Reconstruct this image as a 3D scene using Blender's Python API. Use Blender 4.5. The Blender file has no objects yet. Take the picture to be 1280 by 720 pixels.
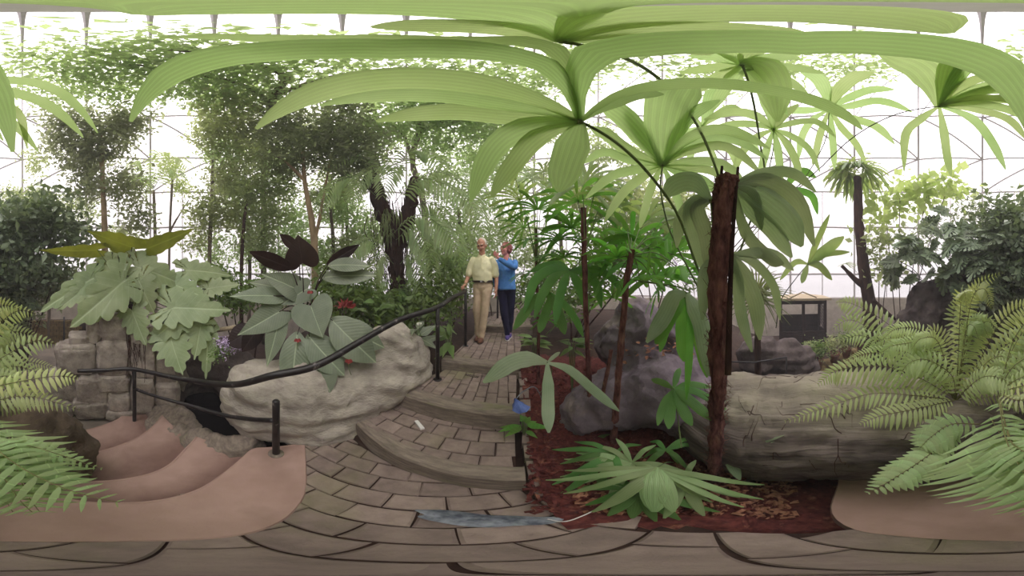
import bpy, bmesh, math, random
import numpy as np
from mathutils import Vector, Matrix, Quaternion, noise

R = math.radians
sc = bpy.context.scene
COL = sc.collection
random.seed(7)

# ------------------------------------------------------------------ camera, sky, sun, exposure
H = 1.38                                        # eye height over the concrete landing
cam_d = bpy.data.cameras.new('camera')
cam_d.type = 'PANO'
cam_d.panorama_type = 'EQUIRECTANGULAR'
cam_d.latitude_min, cam_d.latitude_max = -math.pi / 2, math.pi / 2
cam_d.longitude_min, cam_d.longitude_max = -math.pi, math.pi
cam_d.clip_start = 0.01
cam = bpy.data.objects.new('camera', cam_d)
cam.location = (0, 0, H)
cam.rotation_euler = (R(90), 0, 0)
COL.objects.link(cam)
sc.camera = cam

world = bpy.data.worlds.new('overcast_sky')
sc.world = world
world.use_nodes = True
wn, wl = world.node_tree.nodes, world.node_tree.links
wn.clear()
w_out = wn.new('ShaderNodeOutputWorld')
w_bg = wn.new('ShaderNodeBackground')
w_tc = wn.new('ShaderNodeTexCoord')
w_sep = wn.new('ShaderNodeSeparateXYZ')
w_map = wn.new('ShaderNodeMapRange')            # overcast sky: brighter towards the zenith
w_map.inputs['From Min'].default_value = 0.0
w_map.inputs['From Max'].default_value = 1.0
w_map.inputs['To Min'].default_value = 1.5
w_map.inputs['To Max'].default_value = 4.6
wl.new(w_tc.outputs['Generated'], w_sep.inputs[0])
wl.new(w_sep.outputs['Z'], w_map.inputs['Value'])
wl.new(w_map.outputs[0], w_bg.inputs['Strength'])
w_bg.inputs['Color'].default_value = (1.0, 0.93, 0.962, 1)
wl.new(w_bg.outputs[0], w_out.inputs['Surface'])

sun_d = bpy.data.lights.new('veiled_sun', 'SUN')
sun_d.energy = 4.0
sun_d.angle = R(60)
sun_d.color = (1.0, 0.97, 0.93)
sun = bpy.data.objects.new('veiled_sun', sun_d)
sun.rotation_euler = (R(18), R(14), 0)
COL.objects.link(sun)

vs = sc.view_settings
vs.view_transform = 'Standard'
vs.look = 'None'
vs.gamma = 1.0
vs.use_curve_mapping = False
vs.exposure = -0.45

# ------------------------------------------------------------------ where a direction of the panorama meets the place
CAM = Vector((0, 0, H))
UP = Vector((0, 0, 1))


def dirv(px, py):
    az, la = R((px - 640) * 0.28125), R((360 - py) * 0.25)
    return Vector((math.cos(la) * math.sin(az), math.cos(la) * math.cos(az), math.sin(la)))


def S(px, py, r):                               # at range r
    return CAM + dirv(px, py) * r


def P(px, py, d):                               # at horizontal distance d
    v = dirv(px, py)
    return CAM + v * (d / max(1e-3, math.hypot(v.x, v.y)))


def PC(px, py, d):                              # the same for crowns, kept under the glass
    la = R((360 - py) * 0.25)
    return P(px, py, min(d, 4.9 / math.tan(la)) if la > 0.5 else d)


def G(px, py, z=0.0):                           # on the level z
    v = dirv(px, py)
    return CAM + v * ((z - H) / v.z)


def A(px, d, z):                                # by bearing, distance and height
    az = R((px - 640) * 0.28125)
    return Vector((d * math.sin(az), d * math.cos(az), z))


def V(*a):
    return Vector(a)


# ------------------------------------------------------------------ materials
MATS = {}


class NT:
    def __init__(self, name):
        self.m = bpy.data.materials.new(name)
        self.m.use_nodes = True
        self.n, self.l = self.m.node_tree.nodes, self.m.node_tree.links
        self.n.clear()
        self.out = self.n.new('ShaderNodeOutputMaterial')
        MATS[name] = self.m

    def new(self, t, **kw):
        x = self.n.new('ShaderNode' + t)
        for k, v in kw.items():
            setattr(x, k, v)
        return x

    def val(self, sock, v):
        if hasattr(v, 'is_output') or isinstance(v, bpy.types.NodeSocket):
            self.l.new(v, sock)
        else:
            sock.default_value = v

    def math(self, op, a, b=None, clamp=False):
        x = self.new('Math', operation=op, use_clamp=clamp)
        self.val(x.inputs[0], a)
        if b is not None:
            self.val(x.inputs[1], b)
        return x.outputs[0]

    def mix(self, f, a, b, blend='MIX'):
        x = self.new('Mix', data_type='RGBA', blend_type=blend)
        self.val(x.inputs[0], f)
        self.val(x.inputs[6], a)
        self.val(x.inputs[7], b)
        return x.outputs[2]

    def noise(self, vec, scale, detail=3, rough=0.55, dist=0.0):
        x = self.new('TexNoise')
        x.inputs['Scale'].default_value = scale
        x.inputs['Detail'].default_value = detail
        x.inputs['Roughness'].default_value = rough
        x.inputs['Distortion'].default_value = dist
        if vec is not None:
            self.l.new(vec, x.inputs['Vector'])
        return x.outputs[0]

    def ramp(self, f, a, b):
        x = self.new('MapRange')
        x.inputs['From Min'].default_value = a
        x.inputs['From Max'].default_value = b
        self.val(x.inputs['Value'], f)
        return x.outputs[0]

    def bump(self, h, strength, dist=0.01):
        x = self.new('Bump')
        x.inputs['Strength'].default_value = strength
        x.inputs['Distance'].default_value = dist
        self.l.new(h, x.inputs['Height'])
        return x.outputs[0]


def c4(c):
    return (c[0], c[1], c[2], 1)


def srgb(r, g, b):
    f = lambda x: (x / 255 / 12.92) if x <= 10 else ((x / 255 + 0.055) / 1.055) ** 2.4
    return (f(r), f(g), f(b))


def plain(name, c1, c2=None, scale=8, rough=0.7, bump=0.3, bscale=40, spec=0.3, c3=None, c3scale=3, c3lo=0.5, c3hi=0.7, metal=0.0, stretch=None, rnd=0.0, bdist=0.01):
    t = NT(name)
    tc = t.new('TexCoord')
    geo = t.new('NewGeometry')
    vec = geo.outputs['Position']
    if stretch:
        mp = t.new('Mapping')
        mp.inputs['Scale'].default_value = stretch
        t.l.new(vec, mp.inputs[0])
        vec = mp.outputs[0]
    p = t.new('BsdfPrincipled')
    col = c4(c1)
    if c2:
        f = t.noise(vec, scale, 5, 0.6)
        col = t.mix(t.ramp(f, 0.35, 0.65), c4(c1), c4(c2))
    if c3:
        f = t.noise(vec, c3scale, 4, 0.6, 0.3)
        col = t.mix(t.ramp(f, c3lo, c3hi), col, c4(c3))
    if rnd:
        oi = t.new('ObjectInfo')
        hs = t.new('HueSaturation')
        t.l.new(col if not isinstance(col, tuple) else t.mix(0.0, col, col), hs.inputs['Color'])
        t.l.new(t.math('ADD', t.math('MULTIPLY', oi.outputs['Random'], 2 * rnd), 1 - rnd), hs.inputs['Value'])
        col = hs.outputs[0]
    t.val(p.inputs['Base Color'], col)
    p.inputs['Roughness'].default_value = rough
    p.inputs['Specular IOR Level'].default_value = spec
    p.inputs['Metallic'].default_value = metal
    if bump:
        t.l.new(t.bump(t.noise(vec, bscale, 5, 0.65), bump, bdist), p.inputs['Normal'])
    t.l.new(p.outputs[0], t.out.inputs['Surface'])
    return t.m


def leafy(name, c1, c2, trans=0.4, tcol=None, rough=0.42, vein=None, spec=0.35, rnd=0.18, nscale=3.0, vcol=None, hue=0.015, back=None):
    t = NT(name)
    geo = t.new('NewGeometry')
    f = t.noise(geo.outputs['Position'], nscale, 3)
    col = t.mix(t.ramp(f, 0.35, 0.65), c4(c1), c4(c2))
    bh = None
    if vein:
        uv = t.new('UVMap')
        sp = t.new('SeparateXYZ')
        t.l.new(uv.outputs[0], sp.inputs[0])
        u, v = sp.outputs[0], sp.outputs[1]
        vc = c4(vcol or [min(1, x * 1.6 + 0.03) for x in c2])
        if vein == 'stripe':                    # long parallel veins
            s = t.math('SINE', t.math('MULTIPLY', u, 38.0))
            s2 = t.math('SINE', t.math('MULTIPLY', u, 113.0))
            bh = t.math('ADD', s, t.math('MULTIPLY', s2, 0.5))
            col = t.mix(t.math('MULTIPLY', t.ramp(bh, 0.2, 1.4), 0.35), col, vc)
        else:                                   # midrib and side veins
            y = t.math('ABSOLUTE', t.math('SUBTRACT', v, 0.5))
            mid = t.ramp(y, 0.016, 0.006)
            ph = t.math('FRACT', t.math('MULTIPLY', t.math('SUBTRACT', u, t.math('MULTIPLY', y, 0.9)), 9.0 if vein == 'broad' else 16.0))
            tri = t.math('ABSOLUTE', t.math('SUBTRACT', ph, 0.5))
            lat = t.ramp(tri, 0.44, 0.5)
            m = t.math('MAXIMUM', mid, t.math('MULTIPLY', lat, 0.45))
            col = t.mix(t.math('MULTIPLY', m, 0.7), col, vc)
            bh = t.math('ADD', t.math('MULTIPLY', tri, 1.6), t.math('MULTIPLY', mid, -0.8))
    if back:
        col = t.mix(geo.outputs['Backfacing'], col, c4(back))
    oi = t.new('ObjectInfo')
    hs = t.new('HueSaturation')
    t.l.new(col, hs.inputs['Color'])
    t.l.new(t.math('ADD', t.math('MULTIPLY', oi.outputs['Random'], 2 * rnd), 1 - rnd), hs.inputs['Value'])
    t.l.new(t.math('ADD', t.math('MULTIPLY', oi.outputs['Random'], 2 * hue), 0.5 - hue), hs.inputs['Hue'])
    col = hs.outputs[0]
    p = t.new('BsdfPrincipled')
    t.l.new(col, p.inputs['Base Color'])
    p.inputs['Roughness'].default_value = rough
    p.inputs['Specular IOR Level'].default_value = spec
    if bh is not None:
        t.l.new(t.bump(bh, 0.35, 0.004), p.inputs['Normal'])
    tr = t.new('BsdfTranslucent')
    t.val(tr.inputs['Color'], t.mix(1.0, col, c4(tcol or (1.5, 1.5, 0.9)), 'MULTIPLY'))
    mx = t.new('MixShader')
    mx.inputs[0].default_value = trans
    t.l.new(p.outputs[0], mx.inputs[1])
    t.l.new(tr.outputs[0], mx.inputs[2])
    t.l.new(mx.outputs[0], t.out.inputs['Surface'])
    return t.m


plain('concrete', srgb(178, 148, 138), srgb(162, 132, 122), 3, 0.85, 0.25, 60, 0.2, srgb(142, 116, 106), 2.2, 0.52, 0.8)
plain('concrete_worn', srgb(206, 178, 168), srgb(190, 160, 150), 6, 0.85, 0.2, 60, 0.2)
plain('path_grey', srgb(136, 124, 112), srgb(112, 102, 94), 3, 0.9, 0.3, 40, 0.2)
plain('brick_clay', srgb(152, 134, 126), srgb(126, 110, 104), 9, 0.9, 0.6, 45, 0.2, srgb(128, 124, 92), 1.3, 0.54, 0.76, rnd=0.16)
plain('mortar', srgb(70, 52, 46), srgb(48, 36, 32), 20, 0.95, 0.4, 60, 0.1)
plain('kerb_stone', srgb(150, 136, 124), srgb(116, 104, 96), 5, 0.9, 0.7, 20, 0.2, srgb(126, 124, 92), 1.6, 0.6, 0.78, stretch=(1.5, 6, 10))
plain('soil', srgb(74, 58, 50), srgb(50, 38, 34), 6, 0.95, 0.7, 25, 0.1)
plain('bark_mulch', srgb(110, 58, 54), srgb(72, 36, 36), 30, 0.9, 0.5, 60, 0.15, srgb(150, 104, 84), 14, 0.58, 0.75)
plain('dry_leaf', srgb(176, 128, 104), srgb(130, 84, 66), 30, 0.8, 0.2, 60, 0.2)
plain('rock_pale', srgb(190, 180, 168), srgb(150, 140, 132), 4, 0.92, 0.7, 14, 0.2, srgb(190, 186, 142), 1.1, 0.6, 0.75, bdist=0.03, stretch=(1, 1, 2.2))
plain('rock_block', srgb(194, 182, 172), srgb(146, 134, 126), 6, 0.92, 0.9, 18, 0.2, srgb(112, 100, 92), 2.0, 0.6, 0.8, rnd=0.12, bdist=0.03)
plain('rock_purple', srgb(134, 120, 130), srgb(98, 86, 96), 4, 0.9, 0.8, 14, 0.25, srgb(160, 144, 128), 1.6, 0.55, 0.8, bdist=0.03)
plain('rock_brown', srgb(112, 96, 84), srgb(78, 66, 58), 5, 0.92, 0.8, 16, 0.2, bdist=0.03)
plain('rock_dark', srgb(112, 100, 98), srgb(70, 60, 60), 3, 0.9, 0.8, 8, 0.2, bdist=0.05)
plain('rail_black', srgb(40, 32, 33), srgb(24, 19, 21), 10, 0.38, 0.15, 70, 0.5, srgb(128, 118, 116), 16, 0.62, 0.72)
plain('palm_fibre', srgb(140, 94, 88), srgb(74, 44, 46), 30, 0.9, 1.0, 50, 0.15, srgb(150, 114, 100), 14, 0.58, 0.72, stretch=(1, 1, 0.35), bdist=0.03)
plain('bark_pale', srgb(176, 152, 122), srgb(140, 118, 94), 8, 0.9, 0.6, 22, 0.2, stretch=(1, 1, 0.5))
plain('bark_grey', srgb(136, 122, 106), srgb(98, 86, 74), 8, 0.9, 0.7, 22, 0.2, stretch=(1, 1, 0.4))
plain('bark_dark', srgb(86, 64, 56), srgb(52, 36, 34), 12, 0.95, 0.9, 22, 0.1, stretch=(1, 1, 0.25), bdist=0.03)
plain('stalk_green', srgb(120, 134, 84), srgb(92, 108, 64), 10, 0.5, 0.1, 30, 0.3)
plain('stalk_dark', srgb(58, 58, 40), srgb(44, 40, 32), 10, 0.5, 0.1, 30, 0.3)
plain('stalk_purple', srgb(66, 34, 40), srgb(44, 22, 28), 10, 0.5, 0.1, 30, 0.3)
plain('rachis', srgb(126, 124, 76), srgb(100, 92, 58), 10, 0.6, 0.1, 30, 0.3)
plain('terracotta', srgb(166, 122, 108), srgb(140, 98, 86), 12, 0.85, 0.2, 50, 0.2)
plain('timber_dark', srgb(60, 40, 40), srgb(38, 24, 26), 10, 0.7, 0.3, 40, 0.3)
plain('timber_tan', srgb(196, 178, 152), srgb(164, 146, 124), 10, 0.8, 0.3, 40, 0.2, stretch=(1, 6, 6))
plain('white_paint', srgb(226, 220, 220), srgb(210, 204, 204), 5, 0.5, 0.05, 30, 0.3)
plain('glazing_metal', srgb(196, 190, 192), srgb(180, 174, 176), 5, 0.45, 0.05, 30, 0.4)
plain('plinth_wall', srgb(206, 194, 184), srgb(182, 170, 160), 4, 0.9, 0.4, 30, 0.2)
plain('wall_brick', srgb(150, 128, 88), srgb(118, 100, 70), 9, 0.9, 0.4, 45, 0.2, rnd=0.15)
plain('skin', srgb(214, 160, 136), srgb(200, 142, 120), 20, 0.55, 0.05, 90, 0.35)
plain('skin_pink', srgb(222, 150, 146), srgb(206, 132, 130), 20, 0.55, 0.05, 90, 0.35)
plain('hair_white', srgb(226, 218, 206), srgb(190, 180, 168), 60, 0.7, 0.4, 120, 0.3)
plain('hair_auburn', srgb(168, 96, 92), srgb(120, 60, 62), 60, 0.7, 0.4, 120, 0.3)
plain('cloth_yellow', srgb(250, 244, 206), srgb(244, 236, 196), 12, 0.9, 0.2, 60, 0.15)
plain('cloth_khaki', srgb(206, 182, 156), srgb(188, 164, 138), 10, 0.9, 0.3, 40, 0.15)
plain('cloth_blue', srgb(96, 148, 214), srgb(76, 126, 196), 10, 0.9, 0.3, 40, 0.15)
plain('cloth_navy', srgb(36, 36, 66), srgb(26, 26, 48), 10, 0.9, 0.2, 40, 0.15)
plain('leather_dark', srgb(52, 36, 32), None, 10, 0.5, 0.1, 60, 0.4)
plain('leather_brown', srgb(120, 78, 60), srgb(92, 58, 46), 20, 0.6, 0.1, 60, 0.4)
plain('shoe_purple', srgb(96, 76, 150), srgb(70, 56, 120), 20, 0.6, 0.1, 60, 0.3)
plain('eye_dark', srgb(30, 24, 24), None, 10, 0.3, 0, 60, 0.5)
plain('lip', srgb(176, 104, 100), None, 10, 0.5, 0, 60, 0.3)
plain('cloth_slate', srgb(150, 154, 164), srgb(74, 78, 90), 14, 0.8, 0.4, 20, 0.2)
plain('petal_blue', srgb(110, 130, 190), srgb(80, 98, 160), 18, 0.6, 0.2, 30, 0.2)
plain('petal_lilac', srgb(216, 196, 226), srgb(190, 166, 208), 18, 0.6, 0.2, 30, 0.2)
plain('petal_white', srgb(236, 234, 222), None, 18, 0.6, 0, 30, 0.2)
plain('petal_red', srgb(150, 62, 58), srgb(110, 40, 44), 18, 0.6, 0.2, 30, 0.2)

leafy('leaf_overhead', srgb(180, 198, 148), srgb(162, 184, 126), 0.6, (1.2, 1.22, 0.98), 0.45, 'stripe', rnd=0.10)
leafy('leaf_lady', srgb(112, 154, 88), srgb(86, 130, 66), 0.4, (1.6, 1.6, 0.7), 0.36, 'stripe', rnd=0.2)
leafy('leaf_vivid', srgb(128, 176, 88), srgb(98, 150, 62), 0.5, (1.3, 1.4, 0.75), 0.36, 'stripe', rnd=0.2)
leafy('leaf_grey', srgb(160, 172, 146), srgb(130, 148, 116), 0.3, (1.5, 1.5, 0.9), 0.36, 'stripe', rnd=0.15)
leafy('leaf_floor', srgb(166, 184, 138), srgb(132, 158, 104), 0.3, (1.5, 1.5, 0.8), 0.34, 'stripe', rnd=0.18)
leafy('leaf_philo', srgb(170, 184, 146), srgb(144, 162, 120), 0.25, (1.5, 1.5, 0.7), 0.4, 'broad', rnd=0.10, vcol=srgb(196, 210, 176), back=srgb(128, 132, 62))
leafy('leaf_olive', srgb(140, 146, 70), srgb(112, 120, 54), 0.4, (1.5, 1.5, 0.6), 0.45, 'broad', rnd=0.10)
leafy('leaf_aroid', srgb(134, 142, 122), srgb(104, 114, 92), 0.18, (1.4, 1.5, 0.8), 0.36, 'fine', rnd=0.14, vcol=srgb(176, 186, 158))
leafy('leaf_purple', srgb(66, 50, 46), srgb(44, 32, 32), 0.2, (1.6, 1.0, 0.8), 0.45, 'broad', rnd=0.2)
leafy('leaf_fern', srgb(188, 198, 150), srgb(156, 172, 120), 0.4, (1.5, 1.5, 0.7), 0.45, None, rnd=0.14)
leafy('leaf_fern_pale', srgb(214, 218, 162), srgb(186, 198, 132), 0.4, (1.4, 1.4, 0.8), 0.5, None, rnd=0.10)
leafy('leaf_fern_near', srgb(166, 184, 136), srgb(132, 156, 104), 0.35, (1.5, 1.5, 0.7), 0.42, 'broad', rnd=0.12)
leafy('leaf_tree', srgb(176, 182, 146), srgb(150, 160, 120), 0.6, (1.35, 1.4, 1.0), 0.4, None, rnd=0.05, nscale=1.2)
leafy('leaf_tree_dark', srgb(160, 166, 140), srgb(126, 134, 108), 0.58, (1.35, 1.4, 1.0), 0.38, None, rnd=0.05, nscale=1.2)
leafy('leaf_tree_light', srgb(182, 196, 156), srgb(156, 172, 126), 0.58, (1.35, 1.4, 1.0), 0.42, None, rnd=0.05, nscale=1.2)
leafy('leaf_lime', srgb(198, 210, 150), srgb(178, 196, 126), 0.5, (1.2, 1.25, 0.9), 0.45, None, rnd=0.05, nscale=1.5)
leafy('leaf_monstera', srgb(150, 164, 138), srgb(108, 124, 98), 0.22, (1.5, 1.6, 0.8), 0.34, None, rnd=0.2)
leafy('leaf_palm_far', srgb(158, 174, 130), srgb(128, 148, 102), 0.42, (1.6, 1.6, 0.8), 0.42, None, rnd=0.14)
leafy('leaf_spiky', srgb(132, 140, 96), srgb(96, 106, 70), 0.3, (1.5, 1.5, 0.8), 0.45, None, rnd=0.2)
leafy('leaf_under', srgb(128, 150, 96), srgb(98, 124, 70), 0.4, (1.6, 1.6, 0.7), 0.4, None, rnd=0.15)

t = NT('pane_glass')                            # thin, slightly dusty glazing
tb = t.new('BsdfTransparent')
tb.inputs[0].default_value = (0.96, 0.96, 0.96, 1)
gl = t.new('BsdfGlossy')
gl.inputs['Roughness'].default_value = 0.08
tl = t.new('BsdfTranslucent')
tl.inputs[0].default_value = (0.9, 0.88, 0.88, 1)
m1 = t.new('MixShader')
m1.inputs[0].default_value = 0.05
m2 = t.new('MixShader')
m2.inputs[0].default_value = 0.12
t.l.new(tb.outputs[0], m1.inputs[1])
t.l.new(gl.outputs[0], m1.inputs[2])
t.l.new(m1.outputs[0], m2.inputs[1])
t.l.new(tl.outputs[0], m2.inputs[2])
t.l.new(m2.outputs[0], t.out.inputs['Surface'])

t = NT('concrete_tread')                         # treads: paler along the nosing, unevenly darker towards the riser above
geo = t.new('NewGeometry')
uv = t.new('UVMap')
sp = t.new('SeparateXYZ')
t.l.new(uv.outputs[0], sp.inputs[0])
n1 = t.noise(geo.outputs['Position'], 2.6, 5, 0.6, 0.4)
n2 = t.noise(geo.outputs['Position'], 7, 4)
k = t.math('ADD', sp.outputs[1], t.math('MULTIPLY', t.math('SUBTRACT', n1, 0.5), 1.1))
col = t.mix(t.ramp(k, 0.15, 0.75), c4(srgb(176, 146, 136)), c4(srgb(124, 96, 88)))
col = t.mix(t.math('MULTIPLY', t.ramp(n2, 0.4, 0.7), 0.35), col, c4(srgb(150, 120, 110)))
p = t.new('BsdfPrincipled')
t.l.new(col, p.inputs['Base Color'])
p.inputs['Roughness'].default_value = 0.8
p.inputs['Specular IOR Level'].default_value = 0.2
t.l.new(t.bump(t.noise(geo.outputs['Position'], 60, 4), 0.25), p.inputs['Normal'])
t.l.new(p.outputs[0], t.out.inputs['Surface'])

t = NT('dark_water')
p = t.new('BsdfPrincipled')
p.inputs['Base Color'].default_value = (0.006, 0.005, 0.006, 1)
p.inputs['Roughness'].default_value = 0.16
p.inputs['Specular IOR Level'].default_value = 0.08
t.l.new(t.bump(t.noise(None, 3.0, 2), 0.15, 0.02), p.inputs['Normal'])
t.l.new(p.outputs[0], t.out.inputs['Surface'])

t = NT('log_bark')                              # long grain along the log, unevenly paler towards the top
geo = t.new('NewGeometry')
uv = t.new('UVMap')
mp = t.new('Mapping')
mp.inputs['Scale'].default_value = (11.0, 1.3, 1.0)
t.l.new(uv.outputs[0], mp.inputs[0])
g1 = t.noise(mp.outputs[0], 3.2, 7, 0.65, 0.5)
big = t.noise(geo.outputs['Position'], 2.0, 4)
sp = t.new('SeparateXYZ')
t.l.new(geo.outputs['Position'], sp.inputs[0])
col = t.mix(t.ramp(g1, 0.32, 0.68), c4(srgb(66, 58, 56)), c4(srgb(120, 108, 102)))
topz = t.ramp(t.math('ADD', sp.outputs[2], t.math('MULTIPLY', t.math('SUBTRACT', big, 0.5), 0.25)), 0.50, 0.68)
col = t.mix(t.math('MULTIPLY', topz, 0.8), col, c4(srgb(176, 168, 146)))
p = t.new('BsdfPrincipled')
t.l.new(col, p.inputs['Base Color'])
p.inputs['Roughness'].default_value = 0.92
p.inputs['Specular IOR Level'].default_value = 0.2
t.l.new(t.bump(t.math('ADD', g1, t.math('MULTIPLY', t.noise(geo.outputs['Position'], 26, 4), 0.3)), 0.9, 0.03), p.inputs['Normal'])
t.l.new(p.outputs[0], t.out.inputs['Surface'])

# ------------------------------------------------------------------ mesh building
LOC = {}                                        # world place of every Empty


class MB:
    def __init__(self):
        self.v, self.f, self.uv = [], [], []

    def add(self, vs, fs, uvs=None):
        b = len(self.v)
        self.v += [tuple(x) for x in vs]
        self.f += [tuple(i + b for i in q) for q in fs]
        self.uv += list(uvs) if uvs else [(0.0, 0.0)] * len(vs)
        return self

    def tube(self, pts, rad, n=8, cap=True, flat=1.0, wob=0.0, ridge=0.0):
        k = len(pts)
        if not hasattr(rad, '__len__'):
            rad = [rad] * k
        vs, fs, uvs = [], [], []
        t0 = (pts[1] - pts[0]).normalized()
        a = t0.cross(UP)
        if a.length < 0.1:
            a = t0.cross(V(1, 0, 0))
        a.normalize()
        for i in range(k):
            t = (pts[min(i + 1, k - 1)] - pts[max(i - 1, 0)]).normalized()
            a = (a - t * a.dot(t)).normalized()
            b = t.cross(a)
            for j in range(n):
                th = 2 * math.pi * j / n
                r = rad[i] * (1 + wob * (noise.noise(pts[i] * 7 + V(math.cos(th), math.sin(th), 0) * 1.7)) + ridge * math.sin(th * 5 + i))
                vs.append(pts[i] + a * (math.cos(th) * r) + b * (math.sin(th) * r * flat))
                uvs.append((j / n, i / max(1, k - 1)))
        for i in range(k - 1):
            for j in range(n):
                j2 = (j + 1) % n
                fs.append((i * n + j, i * n + j2, (i + 1) * n + j2, (i + 1) * n + j))
        if cap:
            fs.append(tuple(range(n - 1, -1, -1)))
            fs.append(tuple((k - 1) * n + j for j in range(n)))
        return self.add(vs, fs, uvs)

    def box(self, c, s, rz=0.0, rot=None, taper=1.0):
        M = rot or Matrix.Rotation(rz, 3, 'Z')
        vs = []
        for z in (-1, 1):
            k = taper if z > 0 else 1.0
            for x, y in ((-1, -1), (1, -1), (1, 1), (-1, 1)):
                vs.append(Vector(c) + M @ V(x * s[0] / 2 * k, y * s[1] / 2 * k, z * s[2] / 2))
        return self.add(vs, [(3, 2, 1, 0), (4, 5, 6, 7), (0, 1, 5, 4), (1, 2, 6, 5), (2, 3, 7, 6), (3, 0, 4, 7)])

    def prism(self, poly, z0, z1, inset=0.0, drop=0.0):
        n = len(poly)
        c = sum((V(p[0], p[1], 0) for p in poly), V(0, 0, 0)) / n
        vs = [(p[0], p[1], z0) for p in poly]
        zf = z1 if callable(z1) else (lambda x, y: z1)
        if inset:
            vs += [(p[0], p[1], zf(p[0], p[1]) - drop) for p in poly]
            for p in poly:
                d = V(p[0], p[1], 0) - c
                q = c + d * max(0.2, 1 - inset / max(d.length, 1e-4))
                vs.append((q.x, q.y, zf(q.x, q.y)))
            L = 3
        else:
            vs += [(p[0], p[1], zf(p[0], p[1])) for p in poly]
            L = 2
        fs = [tuple(range(n - 1, -1, -1)), tuple((L - 1) * n + i for i in range(n))]
        for l in range(L - 1):
            for i in range(n):
                j = (i + 1) % n
                fs.append((l * n + i, l * n + j, (l + 1) * n + j, (l + 1) * n + i))
        return self.add(vs, fs)

    def ribbon(self, pts, wf, nrm, m=4, pleat=0.0, cup=0.0):
        k = len(pts)
        vs, fs, uvs = [], [], []
        for i, p in enumerate(pts):
            t = (pts[min(i + 1, k - 1)] - pts[max(i - 1, 0)]).normalized()
            N = nrm(i / (k - 1), p) if callable(nrm) else nrm
            N = N - t * N.dot(t)
            N = N.normalized() if N.length > 1e-4 else t.orthogonal().normalized()
            s_ = t.cross(N)
            w = wf(i / (k - 1))
            for j in range(m + 1):
                s = -1 + 2 * j / m
                vs.append(p + s_ * (s * w) + N * ((pleat * w if j % 2 else 0) - cup * w * s * s))
                uvs.append((j / m, i / (k - 1)))
        for i in range(k - 1):
            for j in range(m):
                a = i * (m + 1) + j
                fs.append((a, a + 1, a + m + 2, a + m + 1))
        return self.add(vs, fs, uvs)

    def blade(self, base, tip, nrm, width, outline, droop=0.15, cup=0.2, rings=3, ruffle=0.0, centre=0.14):
        """A broad leaf: OUTLINE is the right-hand half as (along, across) from the stalk's notch to the tip."""
        d = tip - base
        L = d.length
        X = d / L
        N = nrm - X * nrm.dot(X)
        N = N.normalized() if N.length > 1e-3 else X.orthogonal().normalized()
        Y = N.cross(X)
        half = outline
        full = half + [(x, -y) for x, y in reversed(half[1:-1])]
        n = len(full)
        vs, uvs, fs = [], [], []

        def put(x, y):
            z = -droop * (max(0, x) ** 2) * L + cup * abs(y) * width * (1 - 0.4 * x) - 0.9 * cup * (y * y) * width
            if ruffle:
                z += ruffle * L * math.sin(x * 19 + y * 5) * min(1, abs(y) * 3)
            vs.append(base + X * (x * L) + Y * (y * width) + N * z)
            uvs.append((x, 0.5 + y * width / L))
        put(centre, 0)
        for k in range(1, rings + 1):
            f = (k / rings) ** 0.85
            for x, y in full:
                put(centre + (x - centre) * f, y * f)
        for i in range(n):
            fs.append((0, 1 + (i + 1) % n, 1 + i))
        for k in range(rings - 1):
            for i in range(n):
                a, b = 1 + k * n + i, 1 + k * n + (i + 1) % n
                fs.append((a, b, b + n, a + n))
        return self.add(vs, fs, uvs)

    def blob(self, c, s, sub=3, amp=0.25, freq=1.2, seed=0, rot=0.0, strata=0.0, flatb=None, pinch=1.0):
        bm = bmesh.new()
        bmesh.ops.create_icosphere(bm, subdivisions=sub, radius=1)
        M = Matrix.Rotation(rot, 3, 'Z')
        o = V(seed * 7.3, seed * 3.1, seed * 5.7)
        vs = []
        for v in bm.verts:
            p = v.co.copy()
            q = V(*(math.copysign(abs(x) ** pinch, x) for x in p))
            k = 1 + amp * noise.fractal(p * freq + o, 0.9, 2.1, 4) + 0.35 * amp * abs(noise.noise(p * freq * 2.7 + o))
            if strata:
                k += strata * math.sin((p.z * 9 + 2.5 * noise.noise(p * 1.5 + o)) * 2.2)
            q = V(q.x * s[0], q.y * s[1], q.z * s[2]) * k
            q = M @ q
            if flatb is not None:
                q.z = max(q.z, flatb)
            vs.append(Vector(c) + q)
        fs = [tuple(v.index for v in f.verts) for f in bm.faces]
        bm.free()
        return self.add(vs, fs)

    def mesh(self, name, mat, smooth=True):
        me = bpy.data.meshes.new(name)
        me.from_pydata(self.v, [], self.f)
        uvl = me.uv_layers.new(name='UVMap')
        li = np.empty(len(me.loops), dtype=np.int32)
        me.loops.foreach_get('vertex_index', li)
        uvl.data.foreach_set('uv', np.array(self.uv, dtype=np.float32)[li].ravel())
        if smooth:
            me.polygons.foreach_set('use_smooth', [True] * len(me.polygons))
        if mat:
            me.materials.append(MATS[mat])
        me.update()
        return me


def link(o, parent=None):
    COL.objects.link(o)
    if parent is not None:
        o.parent = parent
        o.matrix_parent_inverse = Matrix.Translation(-LOC.get(parent.name, V(0, 0, 0)))
    return o


def tag(o, label, cat, group=None, kind=None):
    if label:
        o['label'] = label
    if cat:
        o['category'] = cat
    if group:
        o['group'] = group
    if kind:
        o['kind'] = kind
    return o


def thing(name, loc, label, cat, group=None, kind=None):
    o = bpy.data.objects.new(name, None)
    o.empty_display_size = 0.1
    o.location = loc
    COL.objects.link(o)
    LOC[o.name] = Vector(loc)
    return tag(o, label, cat, group, kind)


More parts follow.
